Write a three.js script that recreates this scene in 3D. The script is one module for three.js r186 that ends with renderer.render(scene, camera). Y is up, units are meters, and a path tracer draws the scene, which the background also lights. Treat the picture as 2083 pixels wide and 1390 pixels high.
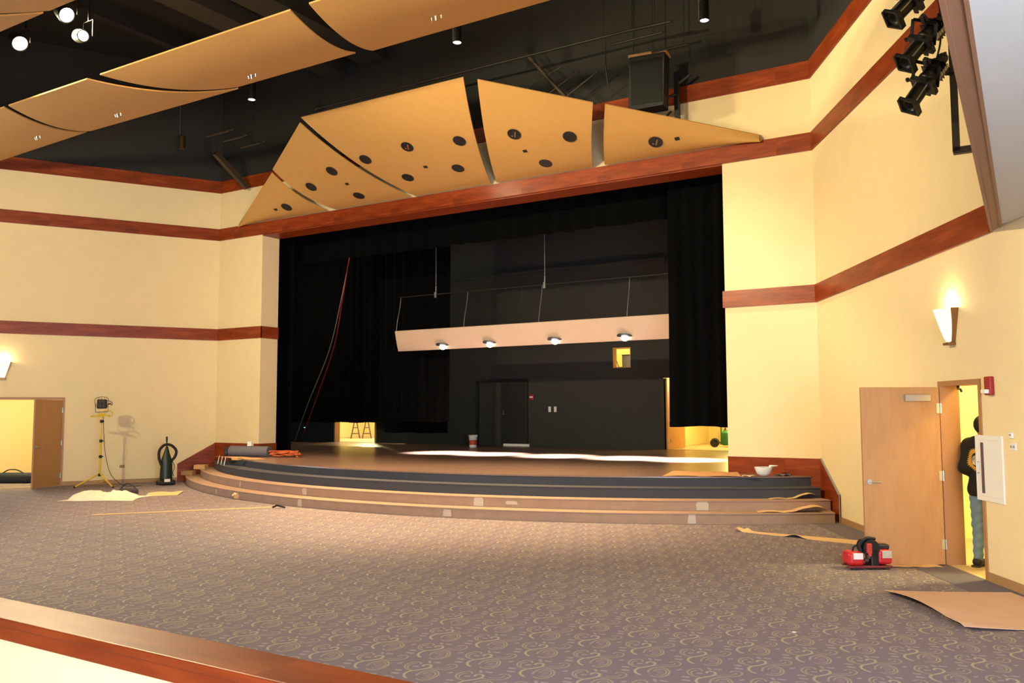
import * as THREE from 'three';
import { RoundedBoxGeometry } from 'three/addons/geometries/RoundedBoxGeometry.js';
import { mergeGeometries, mergeVertices } from 'three/addons/utils/BufferGeometryUtils.js';
import { MarchingCubes } from 'three/addons/objects/MarchingCubes.js';
import { RectAreaLightUniformsLib } from 'three/addons/lights/RectAreaLightUniformsLib.js';
import { ImprovedNoise } from 'three/addons/math/ImprovedNoise.js';

// ---------------------------------------------------------------- camera, lights, exposure
const V = (x, y, z) => new THREE.Vector3(x, y, z);
const scene = new THREE.Scene();
scene.background = new THREE.Color(0x000000);
const camera = new THREE.PerspectiveCamera(2 * Math.atan(695 / 1770.19) * 180 / Math.PI, 2083 / 1390, 0.05, 100);
{
  const yaw = 31.7646 * Math.PI / 180, pitch = 4.4299 * Math.PI / 180, roll = -0.1529 * Math.PI / 180;
  const fw = V(-Math.sin(yaw) * Math.cos(pitch), Math.sin(pitch), -Math.cos(yaw) * Math.cos(pitch));
  const rt = V(Math.cos(yaw), 0, -Math.sin(yaw)), up = V().crossVectors(rt, fw);
  camera.position.set(11.3722, 1.876, 15.8816);
  camera.up.copy(up.multiplyScalar(Math.cos(roll)).addScaledVector(rt, -Math.sin(roll)));
  camera.lookAt(camera.position.clone().add(fw));
}
const renderer = new THREE.WebGLRenderer({ antialias: true });
renderer.toneMapping = THREE.LinearToneMapping;
renderer.toneMappingExposure = 1.0;
renderer.shadowMap.enabled = true;
RectAreaLightUniformsLib.init();

const WARM = new THREE.Color(1.0, 0.85, 0.50), AMBER = new THREE.Color(1.0, 0.72, 0.38), COOL = new THREE.Color(0.70, 0.84, 1.0), YEL = new THREE.Color(1.0, 0.86, 0.48);
const POWER = { flood: 185, house: 245, pendant: 420, stage: 620, window: 5, rightWindow: 44, sideWindow: 19, sconce: 1.2, work: 22 };

// ---------------------------------------------------------------- helpers
let seed = 7;
const rnd = () => { seed = (seed * 1664525 + 1013904223) >>> 0; return seed / 4294967296; };
const used = {};
function numbered(n) { const k = used[n] = (used[n] ?? -1) + 1; return k ? `${n}_${String(k).padStart(3, '0')}` : n; }
function shade(o) { o.traverse(m => { if (m.isMesh) { m.castShadow = true; m.receiveShadow = true; } }); }
// uv in metres by the way each triangle faces
function uvm(g) {
  g = g.index ? g.toNonIndexed() : g;
  const p = g.attributes.position, uv = new Float32Array(p.count * 2), a = V(), b = V(), c = V();
  for (let i = 0; i < p.count; i += 3) {
    a.fromBufferAttribute(p, i); b.fromBufferAttribute(p, i + 1); c.fromBufferAttribute(p, i + 2);
    const n = b.clone().sub(a).cross(c.clone().sub(a)), x = Math.abs(n.x), y = Math.abs(n.y), z = Math.abs(n.z);
    [a, b, c].forEach((q, k) => {
      const w = z >= x && z >= y ? [q.x, q.y] : x >= y ? [q.z, q.y] : [q.x, q.z];
      uv[(i + k) * 2] = w[0]; uv[(i + k) * 2 + 1] = w[1];
    });
  }
  g.setAttribute('uv', new THREE.BufferAttribute(uv, 2));
  return g;
}
function join(gs) {
  gs = (Array.isArray(gs) ? gs : [gs]).map(uvm);
  for (const g of gs) for (const k of Object.keys(g.attributes)) if (!['position', 'normal', 'uv'].includes(k)) g.deleteAttribute(k);
  return gs.length > 1 ? mergeGeometries(gs) : gs[0];
}
function obj(name, gs, mat, parent = scene) {
  const m = new THREE.Mesh(join(gs), mat);
  m.name = parent === scene ? numbered(name) : name; m.castShadow = m.receiveShadow = true;
  parent.add(m); return m;
}
function tag(o, label, category, group, kind) { o.userData = { ...o.userData, label, category }; if (group) o.userData.group = group; if (kind) o.userData.kind = kind; return o; }
function struct(name, gs, mat, parent = scene) { const m = obj(name, gs, mat, parent); if (parent === scene) m.userData.kind = 'structure'; return m; }
function structGroup(name, pos = [0, 0, 0], turn = 0) { const o = new THREE.Group(); o.name = numbered(name); o.position.set(...pos); o.rotation.y = turn; o.userData.kind = 'structure'; scene.add(o); return o; }
function thing(name, label, category, pos = [0, 0, 0], turn = 0, group) {
  const o = new THREE.Group(); o.name = numbered(name); o.position.set(...pos); o.rotation.y = turn; scene.add(o);
  return tag(o, label, category, group);
}
function dup(root, label, pos, turn) { const r = root.clone(); r.name = numbered(root.name.replace(/_\d{3}$/, '')); r.userData = { ...root.userData }; if (label) r.userData.label = label; if (pos) r.position.set(...pos); if (turn !== undefined) r.rotation.y = turn; scene.add(r); return r; }
const box = (w, h, d, x = 0, y = 0, z = 0) => new THREE.BoxGeometry(w, h, d).translate(x, y, z);
const rbox = (w, h, d, r, x = 0, y = 0, z = 0) => new RoundedBoxGeometry(w, h, d, 3, r).translate(x, y, z);
const cyl = (r1, r2, h, x = 0, y = 0, z = 0, n = 20) => new THREE.CylinderGeometry(r1, r2, h, n).translate(x, y, z);
const lathe = (pts, n = 28) => new THREE.LatheGeometry(pts.map(p => new THREE.Vector2(p[0], p[1])), n);
function rod(a, b, r, n = 8, r2 = r) {
  const d = b.clone().sub(a), g = new THREE.CylinderGeometry(r2, r, d.length(), n);
  g.applyQuaternion(new THREE.Quaternion().setFromUnitVectors(V(0, 1, 0), d.clone().normalize()));
  const m = a.clone().add(b).multiplyScalar(.5); return g.translate(m.x, m.y, m.z);
}
function bar(a, b, w, h) {
  const d = b.clone().sub(a), g = new THREE.BoxGeometry(w, h, d.length());
  const m4 = new THREE.Matrix4().lookAt(b, a, Math.abs(d.y) > .95 * d.length() ? V(1, 0, 0) : V(0, 1, 0));
  g.applyMatrix4(m4); const m = a.clone().add(b).multiplyScalar(.5); return g.translate(m.x, m.y, m.z);
}
const tube = (pts, r, n = 40, k = 8) => new THREE.TubeGeometry(new THREE.CatmullRomCurve3(pts), n, r, k, false);
function grid(nu, nv, fn) {
  const g = new THREE.BufferGeometry(), pos = [], idx = [];
  for (let j = 0; j <= nv; j++) for (let i = 0; i <= nu; i++) { const q = fn(i / nu, j / nv); pos.push(q.x, q.y, q.z); }
  for (let j = 0; j < nv; j++) for (let i = 0; i < nu; i++) { const a = j * (nu + 1) + i, b = a + 1, c = a + nu + 1, d = c + 1; idx.push(a, b, d, a, d, c); }
  g.setAttribute('position', new THREE.Float32BufferAttribute(pos, 3)); g.setIndex(idx); g.computeVertexNormals(); return g;
}
// a sheet with thickness: top surface fn(u,v), lower surface pushed by -t along dir
function slabGrid(nu, nv, fn, t, dir = V(0, 1, 0)) {
  const top = grid(nu, nv, fn), low = grid(nu, nv, (u, v) => fn(1 - u, v).clone().addScaledVector(dir, -t));
  const rim = [];
  const edge = (f) => rim.push(grid(Math.max(nu, nv), 1, (u, v) => f(u).clone().addScaledVector(dir, -t * v)));
  edge(u => fn(u, 0)); edge(u => fn(1 - u, 1)); edge(u => fn(0, 1 - u)); edge(u => fn(1, u));
  return [top, low, ...rim];
}
const noise = new ImprovedNoise();
function fbm(x, y, z = 0, o = 4) { let s = 0, a = .5; for (let i = 0; i < o; i++) { s += a * noise.noise(x, y, z); x *= 2.03; y *= 2.03; z += 11.3; a *= .5; } return s; }
function tileNoise(u, v, f, z = 0, o = 4) { // wraps in u and v
  const w = (a, b) => fbm(a * f, b * f, z, o), su = u, sv = v;
  return (w(u, v) * (1 - su) + w(u - 1, v) * su) * (1 - sv) + (w(u, v - 1) * (1 - su) + w(u - 1, v - 1) * su) * sv;
}
function dataTex(w, h, fn, repU, repV, srgb = true) {
  const d = new Uint8Array(w * h * 4);
  for (let y = 0; y < h; y++) for (let x = 0; x < w; x++) { const c = fn(x / w, y / h), k = (y * w + x) * 4; for (let i = 0; i < 3; i++) d[k + i] = Math.max(0, Math.min(255, c[i])); d[k + 3] = 255; }
  const t = new THREE.DataTexture(d, w, h); t.wrapS = t.wrapT = THREE.RepeatWrapping; t.magFilter = THREE.LinearFilter; t.minFilter = THREE.LinearFilter;
  t.repeat.set(repU, repV); if (srgb) t.colorSpace = THREE.SRGBColorSpace; t.needsUpdate = true; return t;
}
const mat = (hex, rough = .8, extra = {}) => new THREE.MeshStandardMaterial({ color: hex, roughness: rough, ...extra });
const mottled = (rgb, amp, f, size, rep = 1) => dataTex(size, size, (u, v) => { const n = tileNoise(u, v, f, rgb[0]) * amp; return [rgb[0] + n, rgb[1] + n * .95, rgb[2] + n * .85]; }, rep, rep);
function woodTex(rgb, dark, along, rep) { // grain runs along u (or v)
  return dataTex(512, 512, (u, v) => {
    const [a, b] = along === 'u' ? [u, v] : [v, u];
    const g = tileNoise(a * .25, b, 9, rgb[0], 3) * 1.3, f = tileNoise(a * .12, b, 40, rgb[1], 3), k = Math.max(0, Math.min(1, .5 + g + f * .8));
    return rgb.map((c, i) => c * (1 - k) + dark[i] * k);
  }, rep, rep);
}
// ---------------------------------------------------------------- materials
const M = {};
M.cream = new THREE.MeshStandardMaterial({ map: mottled([232, 209, 164], 7, 6, 256, .5), roughness: .88, bumpMap: dataTex(256, 256, (u, v) => { const n = 128 + tileNoise(u, v, 40, 3, 2) * 150; return [n, n, n]; }, 1.6, 1.6, false), bumpScale: .0015 });
M.white = new THREE.MeshStandardMaterial({ map: mottled([176, 173, 170], 5, 6, 128, .5), roughness: .9 });
M.darkwall = new THREE.MeshStandardMaterial({ map: mottled([33, 31, 28], 6, 8, 256, .4), roughness: .8 });
M.blackwall = new THREE.MeshStandardMaterial({ map: mottled([22, 22, 21], 5, 8, 128, .4), roughness: .85 });
M.backwall = new THREE.MeshStandardMaterial({ map: mottled([43, 43, 40], 6, 8, 256, .4), roughness: .8 });
M.cherry = new THREE.MeshPhysicalMaterial({ map: woodTex([154, 68, 27], [110, 40, 14], 'u', .55), roughness: .4, clearcoat: .08, clearcoatRoughness: .2, specularIntensity: .4 });
M.cherryv = new THREE.MeshPhysicalMaterial({ map: woodTex([150, 72, 34], [116, 48, 20], 'v', .55), roughness: .4, clearcoat: .25, clearcoatRoughness: .3 });
M.oak = new THREE.MeshStandardMaterial({ map: woodTex([186, 136, 84], [176, 124, 72], 'v', .8), roughness: .45 });
M.frame = mat(0xa8764a, .5); M.beam = mat(0x7c5540, .6);
M.base = mat(0xa67c50, .55);
M.panel = new THREE.MeshStandardMaterial({ map: mottled([190, 143, 78], 6, 10, 256, .6), roughness: .85 });
M.stagepanel = new THREE.MeshStandardMaterial({ map: mottled([226, 198, 172], 5, 8, 128, .6), roughness: .8 });
M.black = mat(0x111111, .6); M.blackmetal = mat(0x161514, .38, { metalness: .5 }); M.blackplastic = mat(0x0c0c0c, .35);
M.curtain = new THREE.MeshPhysicalMaterial({ color: 0x040404, roughness: 1, specularIntensity: .2 });
M.steel = mat(0xb9b9b6, .3, { metalness: .85 }); M.chrome = mat(0xdcdcd8, .12, { metalness: 1 }); M.greymetal = mat(0x8f9096, .4, { metalness: .5 });
M.darksteel = mat(0x2b2724, .5, { metalness: .4 }); M.brownsteel = mat(0x40301f, .6); M.hole = mat(0x050505, .6); M.ring = mat(0x2c2116, .5);
M.bronze = mat(0x8a6236, .35, { metalness: .6 }); M.bronzedark = mat(0x4a3720, .4, { metalness: .6 });
M.yellow = mat(0xd8b01c, .45); M.red = mat(0xc21c26, .4); M.alarm = mat(0x9c1818, .45); M.redlabel = mat(0xb23a1a, .6);
M.whiteplastic = mat(0xe6e2dc, .45); M.kraft = mat(0xc79a66, .9); M.card = new THREE.MeshStandardMaterial({ map: mottled([196, 146, 100], 14, 7, 128, .8), roughness: .85 });
M.paper = mat(0xdcb583, .9, { side: THREE.DoubleSide }); M.tape = mat(0xbfae9d, .8);
M.hardboard = new THREE.MeshStandardMaterial({ map: mottled([212, 170, 142], 14, 6, 256, .7), roughness: .8, side: THREE.DoubleSide });
M.cloth = mat(0xe6d6c4, .95); M.purple = mat(0x3b2e3c, .8); M.orange = mat(0xb4521c, .6);
M.green = mat(0x1f6b34, .5); M.rubber = mat(0x1c1b1a, .8); M.greycarpet = mat(0x67636b, .95);
M.darkcarpet = new THREE.MeshStandardMaterial({ map: mottled([66, 66, 74], 12, 60, 256, 1.5), roughness: 1 });
M.steppaper = new THREE.MeshStandardMaterial({ map: mottled([158, 128, 109], 14, 10, 256, .6), roughness: .75 });
M.border = new THREE.MeshStandardMaterial({ map: mottled([104, 95, 104], 16, 70, 256, 1.2), roughness: 1 });
M.stage = new THREE.MeshPhysicalMaterial({ map: mottled([124, 98, 88], 12, 7, 256, .35), roughness: .3, clearcoat: .2, clearcoatRoughness: .22 });
M.roomwall = mat(0xe8d59a, .9); M.roomfloor = mat(0xb8a482, .5); M.roomceil = mat(0xd8d0bc, .9);
const glow = (c, k) => new THREE.MeshStandardMaterial({ color: 0x000000, emissive: c, emissiveIntensity: k, roughness: 1 });
M.lampglow = glow(new THREE.Color(1, .93, .8), 12); M.stageglow = glow(new THREE.Color(1, .97, .92), 9); M.sconceglow = glow(new THREE.Color(1, .89, .64), 1.5);
M.dayglow = glow(COOL, 2.5); M.roomglow = glow(new THREE.Color(1, .9, .6), 3); M.tealglow = glow(new THREE.Color(.2, .9, .75), 2.2);

// carpet: a half-drop repeat of paisley ovals, S-curves and dabs, 0.457 m by 0.914 m
{
  const W = 512, H = 1024, c = document.createElement('canvas'); c.width = W; c.height = H; const x = c.getContext('2d');
  x.fillStyle = '#776873'; x.fillRect(0, 0, W, H);
  const S = W / .457;
  const motif = (ox, oy) => {
    x.save(); x.translate(ox, oy); x.scale(S, S); x.lineCap = 'round';
    const st = (col, w, f) => { x.strokeStyle = col; x.lineWidth = w; x.beginPath(); f(); x.stroke(); };
    const L1 = '#a39981', L2 = '#978c79', L3 = '#948886';
    st(L1, .020, () => { x.moveTo(.015, -.215); x.bezierCurveTo(-.05, -.19, -.085, -.11, -.045, -.05); x.bezierCurveTo(-.005, .01, .03, .05, -.005, .105); x.bezierCurveTo(-.03, .135, -.075, .11, -.055, .07); });
    st(L2, .015, () => { x.ellipse(.105, -.09, .075, .115, .25, -2.2, 3.4); });
    st(L2, .012, () => { x.ellipse(.112, -.085, .045, .075, .25, -2.0, 3.0); });
    st(L2, .015, () => { x.moveTo(-.045, -.05); x.bezierCurveTo(-.14, -.07, -.205, .01, -.18, .10); x.bezierCurveTo(-.165, .15, -.11, .145, -.10, .10); });
    st(L2, .013, () => { x.moveTo(.02, .05); x.bezierCurveTo(.11, .04, .195, .10, .165, .19); x.bezierCurveTo(.14, .235, .08, .225, .085, .175); });
    st(L2, .010, () => { x.moveTo(.05, .09); x.bezierCurveTo(.10, .09, .145, .125, .125, .17); });
    st(L2, .012, () => { x.moveTo(-.12, -.02); x.bezierCurveTo(-.16, .0, -.165, .06, -.14, .09); });
    st(L3, .036, () => { x.moveTo(-.135, -.17); x.lineTo(-.105, -.165); });
    st(L3, .032, () => { x.moveTo(-.165, -.10); x.lineTo(-.135, -.095); });
    st(L3, .030, () => { x.moveTo(-.03, .19); x.lineTo(.0, .195); });
    st(L3, .026, () => { x.moveTo(-.105, .03); x.lineTo(-.085, .04); });
    st(L3, .026, () => { x.moveTo(.205, .03); x.lineTo(.215, .05); });
    st(L3, .024, () => { x.moveTo(-.06, .16); x.lineTo(-.085, .19); });
    x.fillStyle = '#85707b'; x.beginPath(); x.ellipse(.112, -.085, .024, .045, .25, 0, 6.28); x.fill();
    x.restore();
  };
  for (const dx of [-1, 0, 1]) for (const dy of [-1, 0, 1]) { motif((.25 + dx) * W, (.25 + dy) * H); motif((.75 + dx) * W, (.75 + dy) * H); }
  const im = x.getImageData(0, 0, W, H);
  for (let i = 0; i < W * H; i++) { const n = (rnd() - .5) * 22; for (let k = 0; k < 3; k++) im.data[i * 4 + k] = Math.max(0, Math.min(255, im.data[i * 4 + k] + n)); }
  x.putImageData(im, 0, 0);
  const t = new THREE.CanvasTexture(c); t.colorSpace = THREE.SRGBColorSpace; t.wrapS = t.wrapT = THREE.RepeatWrapping; t.repeat.set(1 / .457, 1 / .914);
  M.carpet = new THREE.MeshStandardMaterial({ map: t, roughness: .95 });
}
// ---------------------------------------------------------------- plan of the hall
const W = 7.8962, A = 60.65 * Math.PI / 180, ca = Math.cos(A), sa = Math.sin(A), TW = .2;
const dR = V(ca, 0, sa), nR = V(-sa, 0, ca), dL = V(-ca, 0, sa), nL = V(sa, 0, ca);
const onR = (s, y, o = 0) => V(W, y, 0).addScaledVector(dR, s).addScaledVector(nR, o);
const onL = (s, y, o = 0) => V(-W, y, 0).addScaledVector(dL, s).addScaledVector(nL, o);
const turnR = Math.atan2(nR.x, nR.z), turnL = Math.atan2(nL.x, nL.z);
const mR = new THREE.Matrix4().makeBasis(dR, V(0, 1, 0), nR).setPosition(W, 0, 0);           // x = s along the wall
const mL = new THREE.Matrix4().makeBasis(dL.clone().negate(), V(0, 1, 0), nL).setPosition(-W, 0, 0); // x = -s
const mF = new THREE.Matrix4();
function poly(pts, holes = []) {
  const s = new THREE.Shape(pts.map(p => new THREE.Vector2(...p)));
  for (const h of holes) s.holes.push(new THREE.Path(h.map(p => new THREE.Vector2(...p))));
  return s;
}
const rect = (x0, x1, y0, y1) => [[x0, y0], [x1, y0], [x1, y1], [x0, y1]];
const plate = (pts, holes, t, z0 = -t) => uvm(new THREE.ExtrudeGeometry(poly(pts, holes), { depth: t, bevelEnabled: false, curveSegments: 24 }).translate(0, 0, z0));
const placed = (g, m) => g.applyMatrix4(m);
// a horizontal plate from a polygon in x and z, its top at y
const deck = (pts, y, t) => uvm(new THREE.ExtrudeGeometry(poly(pts.map(p => [p[0], -p[1]])), { depth: t, bevelEnabled: false }).rotateX(-Math.PI / 2).translate(0, y - t, 0));
const B1 = [3.752, 4.064], B2 = [6.498, 6.821], B3 = [7.823, 8.154], SK = .991, TOP = 11.2, SF = .688;
const XL = -6.2174, XR = 6.238, JD = .5857, LEN = 14;
const eR = onR(LEN, 0), eL = onL(LEN, 0);

// floor
const hall = [[-W, 0], [W, 0], [eR.x, eR.z], [eR.x, 20.6], [eL.x, 20.6], [eL.x, eL.z]];
const floorMesh = struct('floor', deck(hall, 0, .1), M.carpet);
{
  const p = (s, o) => { const q = onR(s, 0, o); return [q.x, q.z]; };
  struct('carpet_border', deck([p(.75, .0), p(LEN, .0), p(LEN, .47), p(1.0, .47), p(.75, .25)], .004, .006), M.border, floorMesh);
}
struct('ceiling', deck(hall.map(p => [p[0] * 1.02, p[1]]), TOP + .1, .1), M.blackwall);
// walls of the hall
struct('wall_right', [placed(plate(rect(0, LEN, 0, B3[1]), [rect(4.75, 5.695, 0, 2.14)], TW), mR)], M.cream);
struct('wall_left', [placed(plate(rect(-LEN, 0, 0, B3[1]), [rect(-5.6, -3.70, 0, 2.14)], TW), mL)], M.cream);
struct('wall_front', [plate([[-W - .1, 0], [XL, 0], [XL, B2[0]], [XR, B2[0]], [XR, 0], [W + .1, 0], [W + .1, B3[1]], [-W - .1, B3[1]]], [], JD)], M.cream);
struct('wall_right_upper', [placed(plate(rect(0, LEN, B3[1], TOP), [], TW), mR)], M.darkwall);
struct('wall_left_upper', [placed(plate(rect(-LEN, 0, B3[1], TOP), [], TW), mL)], M.darkwall);
struct('wall_front_upper', [plate(rect(-W - .1, W + .1, B3[1], TOP), [], JD)], M.darkwall);
struct('wall_side_right', box(.2, TOP, 20.6 - eR.z, eR.x + .1, TOP / 2, (20.6 + eR.z) / 2), M.cream);
struct('wall_side_left', box(.2, TOP, 20.6 - eL.z, eL.x - .1, TOP / 2, (20.6 + eL.z) / 2), M.cream);
struct('wall_back', [plate(rect(eL.x - .2, eR.x + .2, 0, TOP), [rect(9.6, 14.0, .3, 3.1)], .2).rotateY(0).translate(0, 0, 20.8)], M.cream);

// wood bands round the hall
const band = (b, x0, x1, m, t = .035) => placed(uvm(box(x1 - x0, b[1] - b[0], t, (x0 + x1) / 2, (b[0] + b[1]) / 2, t / 2)), m);
struct('trim_1', [band(B1, -W, XL + .03, mF), placed(uvm(box(.03, B1[1] - B1[0], JD + .03, XL + .015, (B1[0] + B1[1]) / 2, -JD / 2 + .015)), mF)], M.cherry);
struct('trim_2', [band(B1, XR - .035, W, mF)], M.cherry);
struct('trim_3', [band(B1, -LEN, 0, mL)], M.cherry);
struct('trim_4', [band(B1, 0, 6.13, mR)], M.cherry);
struct('trim_5', [band(B2, -W, W, mF, .05), uvm(box(XR - XL, .03, JD, (XL + XR) / 2, B2[0] - .012, -JD / 2))], M.cherry);
struct('trim_6', [band(B2, -LEN, 0, mL)], M.cherry);
struct('trim_7', [band(B2, 0, 6.2, mR)], M.cherry);
struct('trim_8', [band(B3, -W, W, mF)], M.cherry);
struct('trim_9', [band(B3, -LEN, 0, mL)], M.cherry);
struct('trim_10', [band(B3, 0, 6.2, mR)], M.cherry);
// wood skirting beside the stage, with sloped ends on the side walls
struct('trim_11', [placed(uvm(box(XL + W, SK, .03, (XL - W) / 2, SK / 2, .015)), mF), placed(uvm(box(.03, SK, JD, XL + .015, SK / 2, -JD / 2)), mF), placed(plate([[-.955, 0], [0, 0], [0, SK], [-.955, .454]], [], .03, 0), mL)], M.cherry);
struct('trim_12', [placed(uvm(box(W - XR, SK, .03, (XR + W) / 2, SK / 2, .015)), mF), placed(plate([[0, 0], [.955, 0], [.955, .454], [0, SK]], [], .03, 0), mR)], M.cherry);
struct('trim_13', [placed(uvm(new THREE.BoxGeometry(.02, .012, .04).translate(0, 0, 0)), new THREE.Matrix4().setPosition(XR, SK, .02)), bar(V(W, SK + .006, .02), onR(.955, .46, .02), .045, .012), bar(onR(.962, 0, .02), onR(.962, .46, .02), .045, .014)], M.greymetal);
struct('baseboard_right', [placed(uvm(box(4.70 - .97, .1, .014, (4.70 + .97) / 2, .05, .007)), mR), placed(uvm(box(LEN - 5.745, .1, .014, (LEN + 5.745) / 2, .05, .007)), mR)], M.base);
struct('baseboard_left', [placed(uvm(box(3.655 - .96, .1, .014, -(3.655 + .96) / 2, .05, .007)), mL), placed(uvm(box(LEN - 5.65, .1, .014, -(LEN + 5.65) / 2, .05, .007)), mL)], M.base);

// low ceiling over the side aisle where the camera stands, its edge boards, and the wall above the edge
const edge = (x0, z0) => [[x0, z0], [x0 + (20.6 - z0) * .0198, 20.6]]; // edge lines run a little off the hall's axis
const strip = (xa, za, xb, zb, y, t) => { const [p, q] = edge(xa, za), [r, w] = edge(xb, zb); return deck([p, r, w, q], y, t); };
struct('ceiling_aisle', deck([[11.0, 5.62], [eR.x + .1, eR.z + .1], [eR.x + .1, 20.6], [11.29, 20.6]], 3.87, .1), M.white);
struct('wall_aisle_upper', strip(10.90, 5.36, 10.99, 5.55, TOP, TOP - 3.79), M.cream);
struct('trim_14', [strip(10.881, 5.33, 10.909, 5.36, 4.07, .315)], M.beam);
struct('trim_15', [strip(10.909, 5.37, 10.985, 5.54, 3.80, .035)], M.beam);
struct('trim_18', [strip(10.985, 5.54, 11.008, 5.6, 3.80, .045)], M.beam);

// the half wall in the foreground and its wooden cap
struct('wall_foreground', box(19, .94, .12, .8, .47, 13.73), M.cream);
struct('trim_16', [new RoundedBoxGeometry(19.2, .035, .235, 3, .012).translate(.8, .9845, 13.72), box(19.2, .055, .02, .8, .94, 13.815), box(19.2, .055, .02, .8, .94, 13.64)], M.cherry);

// ---------------------------------------------------------------- stage
const CX = .2, CZ = -9.5, RAD = [13.19, 12.84, 12.49, 12.14], RISE = .172;
function arcPts(R, inset, n = 72) { // from the left side to the right side, kept inside the side walls and in front of the front wall
  const out = [];
  for (let i = 0; i <= 400; i++) {
    const a = Math.PI * (1 - i / 400), x = CX + R * Math.cos(a), z = CZ + R * Math.sin(a);
    const q = V(x, 0, z); if (z < .0) continue;
    if (q.clone().sub(V(W, 0, 0)).dot(nR) < inset || q.clone().sub(V(-W, 0, 0)).dot(nL) < inset) continue;
    out.push([x, z]);
  }
  return out;
}
{
  const g = structGroup('stage_steps');
  RAD.forEach((R, k) => {
    const y0 = k * RISE, y1 = y0 + RISE - (k === 3 ? .02 : .014), P = arcPts(R, .06), n = P.length - 1;
    const at = t => { const f = t * n, i = Math.min(n - 1, Math.floor(f)), w = f - i; return [P[i][0] * (1 - w) + P[i + 1][0] * w, P[i][1] * (1 - w) + P[i + 1][1] * w]; };
    const front = grid(n, 1, (u, v) => { const q = at(u); return V(q[0], y0 + (y1 - y0) * v, q[1]); });
    const back = grid(n, 1, (u, v) => { const q = at(1 - u); return V(CX + (q[0] - CX) * .997, y0 + (y1 - y0) * v, CZ + (q[1] - CZ) * .997); });
    const e = [at(0), at(1)].map((q, i) => grid(1, 1, (u, v) => { const w = i ? u : 1 - u, s = 1 - .06 * w; return V(CX + (q[0] - CX) * s, y0 + (y1 - y0) * v, CZ + (q[1] - CZ) * s); }));
    struct('riser', [front, back, ...e], k < 2 ? M.steppaper : M.darkcarpet, g);
    if (k < 3) {
      const a = arcPts(R + .018, .06), b = arcPts(RAD[k + 1] - .03, .04).reverse();
      const ring = b.length ? [...a, ...b] : a; if (k === 2) ring.push([-7.3, .0]);
      struct('tread', deck(ring, y0 + RISE, .014), k < 2 ? M.steppaper : M.darkcarpet, g);
    }
  });
  const nose = arcPts(RAD[3] + .02, .03), pts = [...nose, [W - .15, 0], [XR - .03, 0], [XR - .03, -JD], [13.5, -JD], [13.5, -8], [-13.5, -8], [-13.5, -JD], [XL + .03, -JD], [XL + .03, 0], [-W + .35, 0]];
  struct('stage_floor', deck(pts, SF, .024), M.stage);
}
// stage house: walls, ceiling, and the openings at the back
const DL = [-11.06, -9.12, SF, 2.75], DRt = [1.72, 4.2, SF, 2.83], WIN = [.18, .735, 3.11, 3.69];
struct('wall_stage_back', [plate(rect(-13.6, 13.6, 0, 9.6), [rect(...DL), rect(...DRt), rect(...WIN)], .2).translate(0, 0, -8)], M.backwall);
struct('wall_stage_left', box(.2, 9.6, 8, -13.6, 4.8, -4.2), M.blackwall);
struct('wall_stage_right', box(.2, 9.6, 8, 13.6, 4.8, -4.2), M.blackwall);
struct('wall_stage_front_left', box(13.6 - W, 9.6, .2, -(13.6 + W) / 2, 4.8, -JD + .1 - .02), M.blackwall);
struct('wall_stage_front_right', box(13.6 - W, 9.6, .2, (13.6 + W) / 2, 4.8, -JD + .1 - .02), M.blackwall);
struct('wall_proscenium_rear', plate([[-W, .7], [XL - .03, .7], [XL - .03, B2[0] + .05], [XR + .03, B2[0] + .05], [XR + .03, .7], [W, .7], [W, 9.6], [-W, 9.6]], [], .02).translate(0, 0, -JD - .002), M.blackwall);
struct('ceiling_stage', box(27.4, .1, 7.6, 0, 9.65, -4.4), M.blackwall);
struct('trim_17', [box(7.9, .09, .08, -2.05, 6.22, -7.955), box(7.9, .03, .14, -2.05, 6.28, -7.93)], M.backwall);

// rooms seen through openings: floor, ceiling and three walls of thickness
function room(name, m, x0, x1, y0, y1, z0, z1, wallM, floorM, open) { // open face at z1
  const g = structGroup(name), t = .1, P = (n, b, mm) => struct(n, placed(uvm(b), m), mm, g);
  P('room_floor', box(x1 - x0, t, z1 - z0, (x0 + x1) / 2, y0 - t / 2, (z0 + z1) / 2), floorM);
  P('room_ceiling', box(x1 - x0, t, z1 - z0, (x0 + x1) / 2, y1 + t / 2, (z0 + z1) / 2), M.roomceil);
  P('room_wall', box(x1 - x0 + 2 * t, y1 - y0 + 2 * t, t, (x0 + x1) / 2, (y0 + y1) / 2, z0 - t / 2), wallM);
  P('room_wall', box(t, y1 - y0 + 2 * t, z1 - z0, x0 - t / 2, (y0 + y1) / 2, (z0 + z1) / 2), wallM);
  P('room_wall', box(t, y1 - y0 + 2 * t, z1 - z0, x1 + t / 2, (y0 + y1) / 2, (z0 + z1) / 2), wallM);
  return g;
}
function roomLamp(label, p, power, color = YEL, r = .2) { // a round ceiling lamp with its light just under it
  const t = thing('ceiling_lamp', label, 'lamp', [p.x, p.y, p.z]);
  obj('housing', lathe([[0, 0], [r * 1.1, 0], [r * 1.1, -.05], [r, -.06]]), M.whiteplastic, t);
  obj('diffuser', lathe([[0, -.09], [r * .6, -.08], [r, -.055]]), M.roomglow, t);
  const l = new THREE.PointLight(color, power, 0, 2); l.position.set(0, -.2, 0); l.castShadow = true; l.shadow.radius = r / .02; t.add(l);
  return t;
}
const mSL = new THREE.Matrix4().setPosition(0, 0, 0);
room('wall_left_room', mL, -8.6, -2.4, 0, 2.8, -4.6, -.2, M.roomwall, M.carpet);
room('wall_right_room', mR, 2.6, 6.6, 0, 3.4, -4.6, -.2, M.roomwall, M.roomfloor);
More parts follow.
